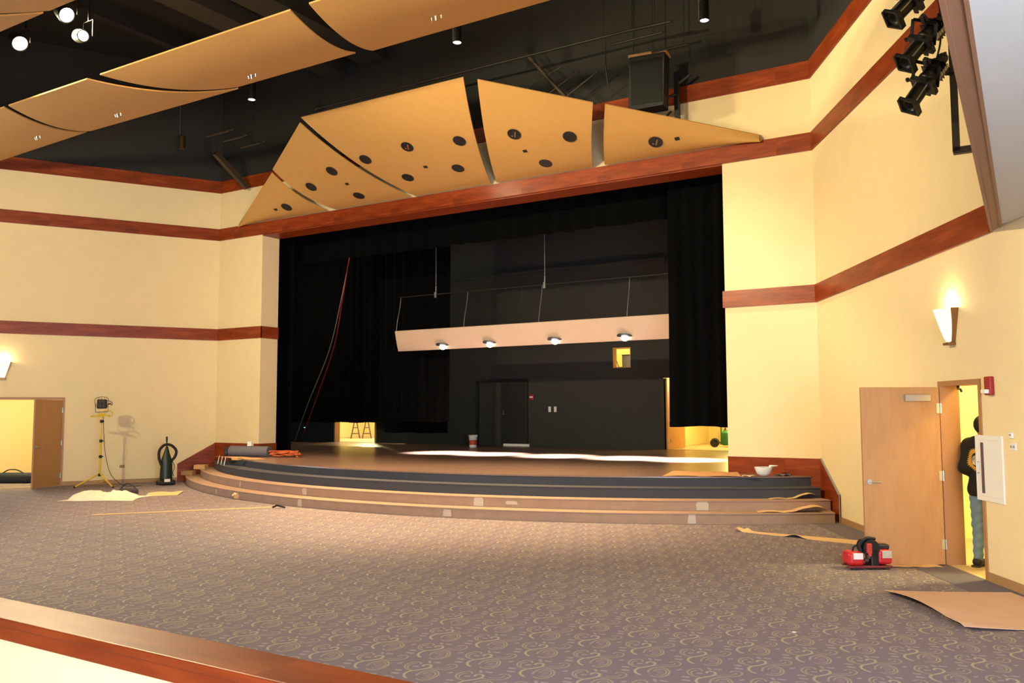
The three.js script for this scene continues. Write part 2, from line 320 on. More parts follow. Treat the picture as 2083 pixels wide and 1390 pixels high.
room('wall_stage_left_room', mSL, -14.6, -8.4, SF, 3.3, -13.5, -8.2, M.roomwall, M.roomfloor);
room('wall_stage_right_room', mSL, 1.3, 5.4, SF, 2.95, -13.2, -8.2, M.roomwall, M.roomfloor);
room('wall_booth', mSL, -1.6, 1.5, 3.0, 4.6, -9.8, -8.2, M.roomwall, M.roomfloor);
roomLamp('round ceiling lamp in the room behind the left door', onL(4.6, 2.78, -1.6), 26);
roomLamp('round ceiling lamp in the stair room behind the right door', onR(5.0, 3.38, -1.4), 40, new THREE.Color(1, .86, .36));
roomLamp('round ceiling lamp in the room behind the left stage opening', V(-11.6, 3.28, -10.4), 46);
roomLamp('round ceiling lamp in the room behind the right stage opening', V(3.3, 2.93, -10.2), 30, new THREE.Color(1, .76, .24));
roomLamp('round ceiling lamp in the small booth above the stage', V(.1, 4.58, -8.8), 9, new THREE.Color(1, .78, .26), .12);
{ const l = roomLamp('bare round work lamp hung out of sight at stage left', V(-10.5, 6.2, -3.6), POWER.work, YEL, .14); obj('stem', rod(V(0, 0, 0), V(0, 3.4, 0), .012), M.darksteel, l); }
// stairs in the room behind the right door
{
  const g = thing('staircase', 'wooden stairs with yellow nosings rising behind the open right door', 'stairs');
  for (let k = 0; k < 6; k++) {
    const z1 = -1.45 - k * .28, y = .185 * (k + 1);
    obj('riser', placed(uvm(box(1.5, .16, .025, 4.45, y - .105, z1 - .012)), mR), M.oak, g);
    obj('tread', placed(uvm(rbox(1.5, .03, .31, .01, 4.45, y - .015, z1 - .14)), mR), M.oak, g);
  }
  obj('stringer', [placed(plate([[0, 0], [1.68, 1.11], [1.68, 0]], [], .04).rotateY(Math.PI / 2).translate(5.24, 0, -1.45), mR)], M.oak, g);
}
// ---------------------------------------------------------------- doors
function lever(parent, x, y, z, dir) {
  const h = new THREE.Group(); h.name = 'handle'; parent.add(h); h.position.set(x, y, z);
  obj('rose', cyl(.033, .033, .012, 0, 0, 0).rotateX(Math.PI / 2).translate(0, 0, .006), M.steel, h);
  obj('lever', [rod(V(0, 0, 0), V(0, 0, .05), .01), rod(V(0, 0, .05), V(.12 * dir, -.005, .055), .0095)], M.steel, h);
}
{ // right door: frame in the wall, leaf standing open at right angles to it
  const d = structGroup('door_1');
  const f = (x0, x1, y0, y1, z0, z1) => placed(uvm(box(x1 - x0, y1 - y0, z1 - z0, (x0 + x1) / 2, (y0 + y1) / 2, (z0 + z1) / 2)), mR);
  struct('frame', [f(4.70, 4.755, 0, 2.195, -.215, .015), f(5.69, 5.745, 0, 2.195, -.215, .015), f(4.755, 5.69, 2.135, 2.195, -.215, .015)], M.frame, d);
  const leaf = new THREE.Group(); leaf.name = 'leaf'; leaf.position.copy(onR(4.765, 0, .03)); leaf.rotation.y = turnR + Math.PI / 2; d.add(leaf); // the leaf runs along local -x, its face to the hall is +z
  const sl = obj('door_panel', rbox(.93, 2.115, .045, .004, -.475, 1.068, .0), M.oak, leaf);
  lever(leaf, -.87, .99, .022, 1);
  obj('closer', [rbox(.30, .085, .06, .01, -.28, 1.995, .052), box(.012, .08, .064, -.425, 1.995, .052)], M.steel, leaf);
  for (const y of [.25, 1.06, 1.87]) obj('hinge', [cyl(.014, .014, .12, .004, y, .026), box(.05, .12, .005, -.02, y, .024)], M.steel, leaf);
  struct('closer_arm', [bar(onR(5.08, 2.10, -.06), onR(5.16, 2.12, -.02), .03, .03), bar(onR(5.12, 2.10, -.06), onR(5.12, 2.06, -.08), .02, .02)], M.blackmetal, d);
}
{ // left door: double opening, right-hand leaf swung half open into the hall
  const d = structGroup('door_2');
  const f = (s0, s1, y0, y1, z0, z1) => placed(uvm(box(s1 - s0, y1 - y0, z1 - z0, -(s0 + s1) / 2, (y0 + y1) / 2, (z0 + z1) / 2)), mL);
  struct('frame', [f(3.65, 3.705, 0, 2.195, -.215, .015), f(5.595, 5.65, 0, 2.195, -.215, .015), f(3.705, 5.595, 2.135, 2.195, -.215, .015)], M.frame, d);
  const leaf = new THREE.Group(); leaf.name = 'leaf'; leaf.position.copy(onL(3.715, 0, .025));
  leaf.rotation.y = Math.atan2(.935, -.356); d.add(leaf); // the leaf runs along local -x, direction (.356, 0, .935)
  obj('door_panel', rbox(.93, 2.115, .045, .004, -.47, 1.068, .0), M.oak, leaf);
  obj('edge_strip', box(.004, 2.11, .043, -.937, 1.068, .0), M.frame, leaf);
  lever(leaf, -.87, .99, .022, 1);
  for (const y of [.25, 1.06, 1.87]) obj('hinge', [cyl(.014, .014, .12, .0, y, .026), box(.05, .12, .005, -.02, y, .024)], M.steel, leaf);
}
{ // dark double door in the stage's back wall
  const d = structGroup('door_3', [0, 0, -8]);
  struct('frame', [box(.09, 2.1, .05, -4.75, SF + 1.03, .025), box(.09, 2.1, .05, -2.86, SF + 1.03, .025), box(1.98, .09, .05, -3.805, SF + 2.1, .025)], M.black, d);
  struct('leaf', rbox(.86, 2.03, .03, .004, -4.255, SF + 1.03, .016), M.backwall, d);
  struct('leaf', rbox(.92, 2.03, .02, .004, -3.37, SF + 1.03, .011), M.blackwall, d);
  struct('handle', [cyl(.025, .025, .02, 0, 0, 0).rotateX(Math.PI / 2).translate(-3.74, SF + 1.02, .03), rod(V(-3.74, SF + 1.02, .05), V(-3.64, SF + 1.02, .05), .009), box(.02, .16, .01, -3.74, SF + 1.06, .025)], M.steel, d);
}
{ // right stage opening: cased frame and a brown leaf swung back into the room
  const d = structGroup('door_4', [0, 0, -8]);
  const h = DRt[3];
  struct('frame', [box(.06, h - SF, .24, 1.75, (h + SF) / 2, -.09), box(.06, h - SF, .24, 4.17, (h + SF) / 2, -.09), box(2.48, .06, .24, 2.96, h - .03, -.09)], M.black, d);
  struct('leaf', rbox(.045, 2.05, 1.4, .004, 1.838, SF + 1.03, -.74), M.oak, d);
  for (const y of [.25, 1.03, 1.85]) struct('hinge', [cyl(.016, .016, .13, 1.845, SF + y, -.27), box(.09, .13, .01, 1.83, SF + y, -.262)], M.steel, d);
}
{ // left stage opening frame
  const d = structGroup('door_5', [0, 0, -8]), h = DL[3];
  struct('frame', [box(.05, h - SF, .26, DL[0] - .0, (h + SF) / 2, -.09), box(.05, h - SF, .26, DL[1], (h + SF) / 2, -.09), box(1.99, .05, .26, (DL[0] + DL[1]) / 2, h, -.09)], M.kraft, d);
}
{ // small window high in the stage's back wall
  const w = structGroup('window_1', [0, 0, -8]), [x0, x1, y0, y1] = WIN;
  struct('window_frame', [box(.02, y1 - y0, .22, x0, (y0 + y1) / 2, -.1), box(.02, y1 - y0, .22, x1, (y0 + y1) / 2, -.1), box(x1 - x0 + .03, .03, .22, (x0 + x1) / 2, y0, -.1), box(x1 - x0 + .03, .03, .22, (x0 + x1) / 2, y1, -.1)], M.kraft, w);
}
{
  const t = thing('equipment_cabinet', 'grey cabinet seen through the small lit window above the stage', 'cabinet', [.36, 3.0, -9.1]);
  obj('body', rbox(.62, .52, .4, .01, 0, .26, 0), M.greymetal, t); obj('lid', rbox(.64, .03, .42, .008, 0, .535, 0), M.darksteel, t);
}
tag(obj('wall_pipe', rod(V(-.50, 3.75, -9.4), V(-.24, 3.05, -9.4), .012), M.darksteel), 'thin slanted pipe on the yellow wall inside the small window', 'pipe');

// daylight windows behind the camera and on the far left wall
{
  const w = structGroup('window_2', [0, 0, 20.72]);
  struct('window_frame', [box(.06, 2.8, .1, 9.6, 1.7, 0), box(.06, 2.8, .1, 14.0, 1.7, 0), box(.06, 2.8, .1, 11.8, 1.7, 0), box(4.46, .06, .1, 11.8, .3, 0), box(4.46, .06, .1, 11.8, 3.1, 0)], M.greymetal, w);
  struct('pane', [box(2.1, 2.7, .02, 10.7, 1.7, .04), box(2.1, 2.7, .02, 12.9, 1.7, .04)], M.dayglow, w);
  const l = new THREE.RectAreaLight(COOL, POWER.window, 4.4, 2.8); l.position.set(11.8, 1.7, 20.55); l.lookAt(11.8, 1.7, 10); scene.add(l);
}
{
  const w = structGroup('window_4', [eR.x - .03, 0, 16.6], -Math.PI / 2);
  struct('window_frame', [-3, -1, 1, 3].map(q => box(.06, 2.7, .06, q, 1.75, 0)).concat([.4, 3.1].map(y => box(6.06, .06, .06, 0, y, 0))), M.greymetal, w);
  struct('pane', [-2, 0, 2].map(q => box(1.94, 2.64, .01, q, 1.75, -.01)), M.dayglow, w);
  const l = new THREE.RectAreaLight(COOL, POWER.rightWindow, 6, 2.7); l.position.set(eR.x - .1, 1.75, 16.6); l.lookAt(0, 1.75, 16.6); scene.add(l);
}
{
  const c = onL(9.3, 1.3, .03), w = structGroup('window_3', [c.x, 0, c.z], turnL);
  struct('window_frame', [box(.06, 2.4, .06, -1.5, 1.3, 0), box(.06, 2.4, .06, 1.5, 1.3, 0), box(.06, 2.4, .06, 0, 1.3, 0), box(3.06, .06, .06, 0, .1, 0), box(3.06, .06, .06, 0, 2.5, 0)], M.greymetal, w);
  struct('pane', [box(1.4, 2.34, .01, -.75, 1.3, -.01), box(1.4, 2.34, .01, .75, 1.3, -.01)], M.dayglow, w);
  const p = onL(9.3, 1.3, .1), l = new THREE.RectAreaLight(COOL, POWER.sideWindow, 3, 2.4); l.position.copy(p); l.lookAt(p.clone().add(nL)); scene.add(l);
}
// ---------------------------------------------------------------- acoustic canopy over the proscenium and ceiling clouds
function panelSurface(BL, BR, FL, FR, bulge) {
  const [a, b, c, d] = [BL, BR, FL, FR].map(q => V(...q));
  const n = b.clone().add(d).sub(a).sub(c).cross(c.clone().add(d).sub(a).sub(b)).normalize(); if (n.y > 0) n.negate();
  return { n, at: (u, v) => a.clone().lerp(b, u).lerp(c.clone().lerp(d, u), v).addScaledVector(n, bulge * 4 * v * (1 - v)) };
}
function acousticPanel(label, BL, BR, FL, FR, bulge, group, holes = [], sensors = [], clips = []) {
  const s = panelSurface(BL, BR, FL, FR, bulge), t = thing('acoustic_panel', label, 'panel', [0, 0, 0], 0, group);
  const g = slabGrid(10, 16, (u, v) => s.at(u, v), .024, s.n.clone().multiplyScalar(1));
  obj('panel_board', g, M.panel, t);
  const face = (u, v, o) => { const p = s.at(u, v), tu = s.at(u + .01, v).sub(p), tv = s.at(u, v + .01).sub(p), n = tu.cross(tv).normalize(); if (n.dot(s.n) < 0) n.negate(); const h = new THREE.Group(); h.position.copy(p).addScaledVector(n, o); h.quaternion.setFromUnitVectors(V(0, -1, 0), n); t.add(h); return h; };
  for (const [u, v, lit] of holes) {
    const h = face(u, v, .0); h.name = 'downlight';
    obj('trim_ring', lathe([[.13, .0], [.142, -.004], [.142, -.010], [.128, -.010], [.122, -.003]]), M.ring, h);
    obj('baffle', lathe([[0, -.004], [.06, -.0045], [.124, -.006]]), M.hole, h);
    if (lit) obj('reflector', [box(.03, .004, .16, .02, -.009, 0).rotateY(.5), cyl(.022, .022, .006, -.06, -.009, -.03)], M.chrome, h);
  }
  for (const [u, v] of sensors) { const h = face(u, v, 0); h.name = 'sensor'; obj('plate', rbox(.09, .014, .07, .004, 0, -.007, 0), M.hole, h); }
  for (const [u, v] of clips) { const h = face(u, v, 0); h.name = 'mounting_clip'; for (const q of [[.02, .05, -.09, 0], [.03, .07, .0, .02], [.02, .05, .09, 0]]) obj('stud', cyl(q[0], q[0] * .6, q[1], q[2], -q[1] / 2, q[3]), M.chrome, h); }
  return t;
}
const bz = .07, by = 6.835;
const CAN = {
  A: [[-7.03, by, bz], [-3.82, by, bz], [-6.98, 6.9, .11], [-4.45, 7.59, 1.355]],
  B: [[-3.55, by, bz], [-1.2, by, bz], [-4.27, 7.61, 1.5], [-2.34, 8.12, 2.52]],
  C: [[-1.05, by, bz], [1.05, by, bz], [-2.13, 8.15, 2.69], [2.13, 8.15, 2.69]],
  D: [[1.2, by, bz], [3.55, by, bz], [2.34, 8.12, 2.52], [4.27, 7.61, 1.5]],
  E: [[3.82, by, bz], [7.03, by, bz], [4.45, 7.59, 1.355], [6.98, 6.9, .11]],
};
acousticPanel('curved tan canopy panel with five round lights, widest, over the middle of the stage opening', ...CAN.C, .17, 'canopy panels over the stage', [[.099, .533], [.486, .573, 1], [.879, .531], [.238, .259], [.757, .262]], [[.491, .342]]);
acousticPanel('curved tan canopy panel with three round lights, left of the widest one', ...CAN.B, .15, 'canopy panels over the stage', [[.228, .536], [.697, .566], [.545, .182]], [[.647, .378]]);
acousticPanel('curved tan canopy panel with three round lights, right of the widest one', ...CAN.D, .15, 'canopy panels over the stage', [[.285, .572, 1], [.803, .569], [.549, .195]], [[.367, .383]]);
acousticPanel('tapered tan canopy panel with one round light at the left end of the canopy', ...CAN.A, .12, 'canopy panels over the stage', [[.746, .39]], [[.618, .447]]);
acousticPanel('tapered tan canopy panel with one round light at the right end of the canopy', ...CAN.E, .12, 'canopy panels over the stage', [[.347, .469, 1]], [[.485, .569]]);
const FZ = 7.24, FY = 7.61, KZ = 4.77, KY = 8.03;
acousticPanel('curved tan ceiling panel in the middle of the row before the stage canopy', [-1.47, 7.965, 4.96], [1.47, 7.965, 4.96], [-2.28, FY, FZ], [2.28, FY, FZ], .14, 'tan ceiling panels', [], [], [[.4, .3]]);
acousticPanel('curved tan ceiling panel second in its row, left of the centre one', [-6.45, KY, KZ], [-1.69, KY, KZ], [-5.15, FY, FZ], [-2.65, FY, FZ], .14, 'tan ceiling panels', [], [], [[.45, .35]]);
acousticPanel('curved tan ceiling panel at the top edge, right of the centre one', [1.69, KY, KZ], [6.45, KY, KZ], [2.65, FY, FZ], [5.15, FY, FZ], .14, 'tan ceiling panels', [], [], [[.45, .42]]);
acousticPanel('curved tan ceiling panel cut by the left edge, last in its row', [-10.2, KY - .1, KZ], [-6.6, KY, KZ], [-9.4, FY - .1, FZ], [-5.3, FY, FZ], .14, 'tan ceiling panels', [], [], [[.8, .4]]);
acousticPanel('tan ceiling panel at the upper left corner above the floodlights', [-6, 7.75, 8.9], [-1.0, 7.7, 8.97], [-6.8, 7.3, 11.3], [-2.6, 7.3, 11.3], .1, 'tan ceiling panels of the nearer row');
acousticPanel('tan ceiling panel at the top left edge, only a sliver showing', [-.8, 7.68, 8.99], [1.2, 7.68, 8.99], [-2.3, 7.28, 11.3], [2.3, 7.28, 11.3], .1, 'tan ceiling panels of the nearer row');
// ---------------------------------------------------------------- lamps of the hall
function pendant(label, p, power, lit = 1, top = TOP) { // cylinder downlight on a thin stem, p = middle of its mouth
  const t = thing('pendant_light', label, 'lamp', [p.x, p.y, p.z], 0, 'cylinder pendants of the hall');
  obj('cylinder', lathe([[.068, .02], [.075, 0], [.082, 0], [.082, .34], [.06, .36], [0, .36]]), lit ? M.blackmetal : M.bronzedark, t);
  obj('stem', rod(V(0, .36, 0), V(0, top - p.y, 0), .008), M.darksteel, t);
  obj('cable', rod(V(-.1, .02, 0), V(-.1, top - p.y, 0), .004, 6), M.greymetal, t);
  obj('lens', lathe([[0, -.004], [.04, -.002], [.072, .004]]), lit ? M.lampglow : M.brownsteel, t);
  if (lit) { const l = new THREE.SpotLight(AMBER, power, 0, .6, .7, 2); l.position.set(0, -.02, 0); l.target.position.set(0, -5, 0); l.castShadow = true; l.shadow.radius = 3; t.add(l, l.target); }
  return t;
}
pendant('lit cylinder pendant hanging just under the middle ceiling panel', V(-3.262, 8.65, 3.058), POWER.pendant, 1, 10.05);
pendant('lit cylinder pendant hanging above the widest canopy panel', V(2.278, 8.65, 3.096), POWER.pendant * 1.5);
pendant('lit cylinder pendant nearest the right wall, at the top of the picture', V(6.479, 8.65, 1.548), POWER.pendant * .2);
pendant('unlit bronze cylinder pendant over the left side of the hall', V(-7.607, 8.65, 1.527), 0, 0);

function flood(label, p, aim, power, r = .13, cone = 1.25) {
  const t = thing('floodlight', label, 'lamp', [p.x, p.y, p.z], 0, 'floodlights between the ceiling panels');
  const dir = aim.clone().sub(p).normalize(), h = new THREE.Group(); h.name = 'head'; h.quaternion.setFromUnitVectors(V(0, 0, 1), dir); t.add(h);
  obj('housing', lathe([[0, -.34], [.09, -.33], [.12, -.24], [r + .02, -.02], [r + .02, .03], [r, .03], [r, .0]]).rotateX(Math.PI / 2), M.blackmetal, h);
  obj('lens', lathe([[0, .02], [r * .6, .015], [r, .0]]).rotateX(Math.PI / 2), M.lampglow, h);
  obj('yoke', [bar(V(-r - .05, 0, -.1), V(-r - .05, .3, -.1), .03, .008), bar(V(r + .05, 0, -.1), V(r + .05, .3, -.1), .03, .008), bar(V(-r - .05, .3, -.1), V(r + .05, .3, -.1), .03, .008)], M.blackmetal, t);
  obj('hanger', rod(V(0, .3, -.1), V(0, TOP - p.y, -.1), .02), M.blackmetal, t);
  const l = new THREE.SpotLight(WARM, power, 0, cone, .6, 2); l.position.copy(dir).multiplyScalar(.07); l.target.position.copy(dir).multiplyScalar(4); l.castShadow = true; l.shadow.radius = r / .02; t.add(l, l.target);
}
flood('glaring floodlight at top left, the upper of the two round ones', V(-3.168, 8.854, 7.352), V(7.5, 1.5, 7.5), POWER.flood);
flood('glaring floodlight at top left, the lower of the two round ones', V(-4.287, 8.523, 7.544), V(6.5, 0.5, 8.5), POWER.flood);
flood('small white floodlight below and right of the two round ones', V(-2.944, 8.486, 7.167), V(6, 5.6, 9.5), POWER.flood * .5, .09);
flood('floodlight above the right of the hall, outside the picture', V(3.0, 6.6, 13.2), V(5.6, 5.0, 0), POWER.house, .13, .62);
flood('floodlight above the middle of the hall, outside the picture', V(.0, 6.6, 13.6), V(-1, 4.8, 0), POWER.house, .13, .62);
flood('floodlight above the left of the hall, outside the picture', V(-3.0, 6.6, 13), V(-9, 4.2, 3), POWER.house * .75, .13, .62);

flood('floodlight aimed at the right wall from outside the picture', V(1.5, 6.6, 12.4), V(9.9, 4.0, 4.0), POWER.house * 1.0, .13, .62);

function sconce(label, p, turn) {
  const t = thing('wall_sconce', label, 'lamp', [p.x, p.y, p.z], turn);
  const prof = v => ({ w: .05 + .105 * v, d: .06 + .13 * Math.pow(v, .8) });
  obj('glass_shade', slabGrid(16, 8, (u, v) => { const q = prof(v), a = Math.PI * u; return V(-q.w * Math.cos(a), -.19 + .38 * v, .012 + q.d * Math.sin(a)); }, .006, V(0, 0, -1)), M.sconceglow, t);
  for (const s of [-1, 1]) obj('side_plate', slabGrid(3, 10, (u, v) => V(s * (.062 + .112 * v), -.2 + .4 * v, u * (.045 + .045 * v * v)), .012, V(1, 0, 0)), M.bronze, t);
  obj('bracket', [rbox(.15, .03, .09, .006, 0, -.215, .045), box(.09, .3, .012, 0, -.05, .006)], M.bronze, t);
  const l = new THREE.PointLight(AMBER, POWER.sconce, 0, 2); l.position.set(0, .24, .09); l.castShadow = true; l.shadow.radius = 3; t.add(l);
}
{ const a = onR(5.13, 2.84), b = onL(5.03, 2.86); sconce('lit glass wall sconce with bronze side plates above the open right door', a, turnR); sconce('lit glass wall sconce above the left door, cut by the left edge', b, turnL); }

// ---------------------------------------------------------------- fittings on the walls
{
  const a = onR(5.97, 2.11, 0), t = thing('fire_alarm', 'red fire alarm with white strobe beside the right door', 'alarm', [a.x, a.y, a.z], turnR);
  obj('body', rbox(.13, .2, .05, .012, 0, 0, .025), M.alarm, t); obj('strobe', [rbox(.11, .045, .05, .012, -.01, -.06, .065)], M.whiteplastic, t);
}
{
  const a = onR(5.875, 1.22, 0), t = thing('extinguisher_cabinet', 'white wall cabinet with a narrow dark window beside the right door', 'cabinet', [a.x, a.y, a.z], turnR);
  obj('trim_frame', plate(rect(-.285, .285, -.355, .355), [rect(-.235, .235, -.305, .305)], .018, 0), M.whiteplastic, t);
  const d = obj('door', rbox(.47, .61, .02, .004, 0, 0, .006), M.whiteplastic, t);
  obj('slot_window', box(.055, .55, .006, -.135, 0, .018), mat(0x4a4048, .25), t);
  obj('pull_handle', [rod(V(-.215, -.06, .015), V(-.215, -.06, .045), .005), rod(V(-.215, .06, .015), V(-.215, .06, .045), .005), rod(V(-.215, -.065, .045), V(-.215, .065, .045), .005)], M.steel, t);
}
{
  const a = onR(6.355, 1.59, 0), t = thing('thermostat', 'small pale thermostat above a switch plate by the white cabinet', 'thermostat', [a.x, a.y, a.z], turnR);
  obj('body', rbox(.07, .06, .022, .006, -.01, .0, .011), M.whiteplastic, t); obj('dial', box(.03, .015, .004, -.01, .005, .023), M.greymetal, t);
  const b = onR(6.37, 1.475, 0), p = thing('switch_plate', 'pale switch plate under the thermostat by the white cabinet', 'switch', [b.x, b.y, b.z], turnR);
  obj('plate', rbox(.11, .075, .012, .004, 0, 0, .006), M.whiteplastic, p); for (const x of [-.025, .025]) obj('toggle', box(.012, .025, .012, x, 0, .016), M.greymetal, p);
}
{
  const a = onL(2.29, .43, 0), t = thing('wall_outlet', 'pale double wall outlet between the yellow lamp stand and the vacuum', 'outlet', [a.x, a.y, a.z], turnL);
  obj('plate', rbox(.12, .075, .01, .004, 0, 0, .005), M.base, t); for (const x of [-.028, .028]) obj('socket', rbox(.034, .028, .006, .003, x, 0, .012), M.frame, t);
}
{
  const t = thing('fire_alarm', 'small red alarm box with white band right of the dark stage door', 'alarm', [-2.67, 2.25, -8]);
  obj('body', rbox(.15, .17, .05, .01, 0, 0, .025), M.alarm, t); obj('band', box(.13, .04, .01, 0, .0, .053), M.whiteplastic, t);
}
for (const [x, l] of [[-2.03, 'left'], [-1.83, 'right']]) {
  const t = thing('switch_plate', `white switch plate on the dark stage wall, ${l} of a pair`, 'switch', [x, 1.86, -8], 0, 'switch plates on the stage wall');
  obj('plate', rbox(.09, .17, .012, .004, 0, 0, .006), M.whiteplastic, t); obj('toggle', box(.02, .05, .012, 0, 0, .015), M.whiteplastic, t);
}
{
  const t = thing('indicator_lamp', 'tiny teal glowing indicator lamp low on the dark stage wall at left', 'lamp', [-12.55, 1.2, -8]);
  obj('box', rbox(.14, .18, .05, .01, 0, 0, .025), M.black, t); obj('light', cyl(.035, .035, .02, 0, 0, .055).rotateX(0), M.tealglow, t);
}
// ---------------------------------------------------------------- curtains and rigging of the stage
function curtain(label, x0, x1, y0, y1, z, depth = .12, pitch = .32) {
  const t = thing('stage_curtain', label, 'curtain', [0, 0, 0], 0, 'black stage curtains');
  const n = Math.max(16, Math.round((x1 - x0) / pitch * 8)), ph = rnd() * 6;
  const wave = x => Math.sin(x / pitch * 6.283 + ph) * depth * .5 * (1 + .3 * Math.sin(x * 2.1 + ph)) + .02 * Math.sin(x * 11);
  obj('cloth', slabGrid(n, 6, (u, v) => { const x = x0 + (x1 - x0) * u; return V(x + .02 * Math.sin(v * 3 + x * 4), y0 + (y1 - y0) * v + (v === 0 ? .012 * Math.sin(x * 5) : 0), z + wave(x) * (1 - .5 * v)); }, .012, V(0, 0, 1)), M.curtain, t);
  obj('hem', slabGrid(n, 1, (u, v) => { const x = x0 + (x1 - x0) * u; return V(x + .02 * Math.sin(x * 4), y0 + .09 * v + (v === 0 ? .012 * Math.sin(x * 5) : 0), z + .008 + wave(x)); }, .02, V(0, 0, 1)), M.curtain, t);
  obj('pipe', rod(V(x0, y1 + .04, z), V(x1, y1 + .04, z), .025), M.darksteel, t);
  for (const x of [x0 + .2, x1 - .2]) obj('hanger', rod(V(x, y1 + .06, z), V(x, 9.598, z), .01, 6), M.darksteel, t);
}
curtain('narrow black curtain reaching the stage floor beside the left jamb', -8.6, -6.3, SF + .005, 7.4, -1.2, .1, .24);
curtain('wide black curtain with raised hem behind the right jamb', 4.62, 8.0, 1.505, 7.4, -1.2);
curtain('black curtain with raised hem left of the white stage reflector', -6.0, -3.37, 1.50, 7.6, -4.5);
curtain('black curtain with raised hem before the lit doorway at stage left', -13.2, -8.15, 1.42, 7.8, -6.9);
curtain('black curtain hanging deep in shadow behind the left reflector end', -7.0, -4.55, 1.13, 7.8, -6.0);
curtain('black border curtain across the top of the stage opening', -7.4, 7.4, 5.95, 7.9, -1.6, .1, .5);

{ // white acoustic reflector with four lit downlights
  const t = thing('stage_reflector', 'long pale curved acoustic reflector with a row of lit lamps hanging in the stage', 'reflector', [0, 0, 0]);
  const X0 = -4.35, X1 = 4.35, prof = v => { const a = v * 1.0; return [3.545 + .52 * Math.pow(v, 1.3), -3.6 + .50 * v]; };
  obj('shell', slabGrid(2, 14, (u, v) => { const [y, z] = prof(v); const k = .55 * (z + 3.3); return V((X0 + k) * (1 - u) + (X1 - k) * u, y, z); }, .022, V(0, -.8, .6).negate()), M.stagepanel, t);
  for (const x of [-2.84, -1.29, .687, 2.625, 4.1]) {
    const [y, z] = prof(.28), h = new THREE.Group(); h.name = 'downlight'; h.position.set(x, y - .012, z); h.rotation.x = -.28; t.add(h);
    obj('trim_ring', lathe([[.07, .0], [.2, -.004], [.2, -.014], [.09, -.02]]), M.black, h);
    obj('lens', lathe([[.085, -.012], [.08, -.09], [.05, -.115], [0, -.12]]), M.stageglow, h);
    const l = new THREE.SpotLight(new THREE.Color(1, .93, .84), POWER.stage, 0, .42, .6, 2); l.position.set(x, y - .17, z); l.target.position.set(x, 0, z); l.castShadow = true; l.shadow.radius = 3.5; t.add(l, l.target);
  }
  for (const x of [-4.2, -1.9, .41, 2.84]) obj('hanger', tube([V(x, 4.06, -3.1), V(x + .01, 4.4, -3.15), V(x - .005, 4.7, -3.25), V(x, 5.02, -3.3)], .009, 12, 6), M.greymetal, t);
}
{
  const t = thing('rigging_pipe', 'thin dark pipe hung level above the pale stage reflector', 'pipe', [0, 0, 0]);
  obj('pipe', rod(V(-4.25, 5.04, -3.3), V(4.25, 5.04, -3.3), .02), M.darksteel, t);
  for (const x of [-2.97, .485]) { const c = obj('cable', rod(V(x, 5.1, -3.3), V(x, 9.59, -3.3), .008, 6), M.greymetal, t); obj('clamp', [rbox(.06, .16, .05, .01, x, 5.02, -3.28), rod(V(x, 5.1, -3.3), V(x, 5.26, -3.3), .016)], M.greymetal, c); }
  for (const x of [-.2, .9, 2.2, 3.1]) obj('drop', rod(V(x, 4.72, -3.3), V(x, 5.04, -3.3), .006, 6), M.darksteel, t);
}
tag(obj('rope', tube([V(-5.9, 6.3, -3.0), V(-6.7, 5.2, -3.6), V(-7.95, 3.9, -4.6), V(-9.9, 2.2, -5.8), V(-12.4, .72, -7.6)], .014, 60, 6), mat(0xb01828, .7)), 'red rope sagging from the stage top to the floor, right of the pale one', 'rope', 'ropes hanging at stage left');
tag(obj('rope', tube([V(-5.9, 6.35, -3.03), V(-6.75, 5.2, -3.6), V(-8.15, 3.8, -4.6), V(-10.35, 2.1, -5.9), V(-12.65, .72, -7.55)], .012, 60, 6), mat(0x9a9080, .7)), 'pale rope sagging from the stage top to the floor, left of the red one', 'rope', 'ropes hanging at stage left');

// ---------------------------------------------------------------- dark rigging under the hall ceiling
{
  const t = thing('hanging_loudspeaker', 'black loudspeaker with a tan top board hung above the canopy right end', 'loudspeaker', [5.07, 8.16, .7], .12);
  obj('cabinet', plate([[-.36, -.62], [.32, -.6], [.36, .42], [-.33, .42]], [], .36, -.18), M.black, t);
  obj('top_board', rbox(.74, .05, .38, .01, .02, .445, 0), M.card, t);
  obj('grille', box(.6, .86, .012, 0, -.1, .186), M.blackplastic, t);
  for (const x of [-.3, .34]) obj('hanger', rod(V(x, .48, 0), V(x, TOP - 8.165, 0), .01, 6), M.darksteel, t);
}
{
  const t = thing('lighting_batten', 'long thin black pipe running above the canopy to the loudspeaker', 'pipe', [0, 0, 0]);
  obj('pipe', rod(V(-3.2, 8.98, 1.2), V(5.5, 8.98, 1.2), .025), M.darksteel, t);
  obj('outrigger', [rod(V(4.55, 8.74, 1.3), V(5.6, 8.74, 1.3), .025), rod(V(5.0, 8.95, 1.25), V(5.75, 8.93, 1.25), .025), rod(V(5.3, 8.5, 1.1), V(6.0, 8.5, 1.1), .022)], M.darksteel, t);
  for (const x of [4.35, 4.95, 5.4]) obj('hanger', rod(V(x, 8.98, 1.2), V(x, TOP, 1.2), .010, 6), M.darksteel, t);
  obj('cable', tube([V(4.4, 8.95, 1.2), V(4.42, 8.2, 1.2), V(4.45, 7.95, 1.1), V(4.7, 7.8, 1.0)], .011, 24, 6), M.darksteel, t);
}
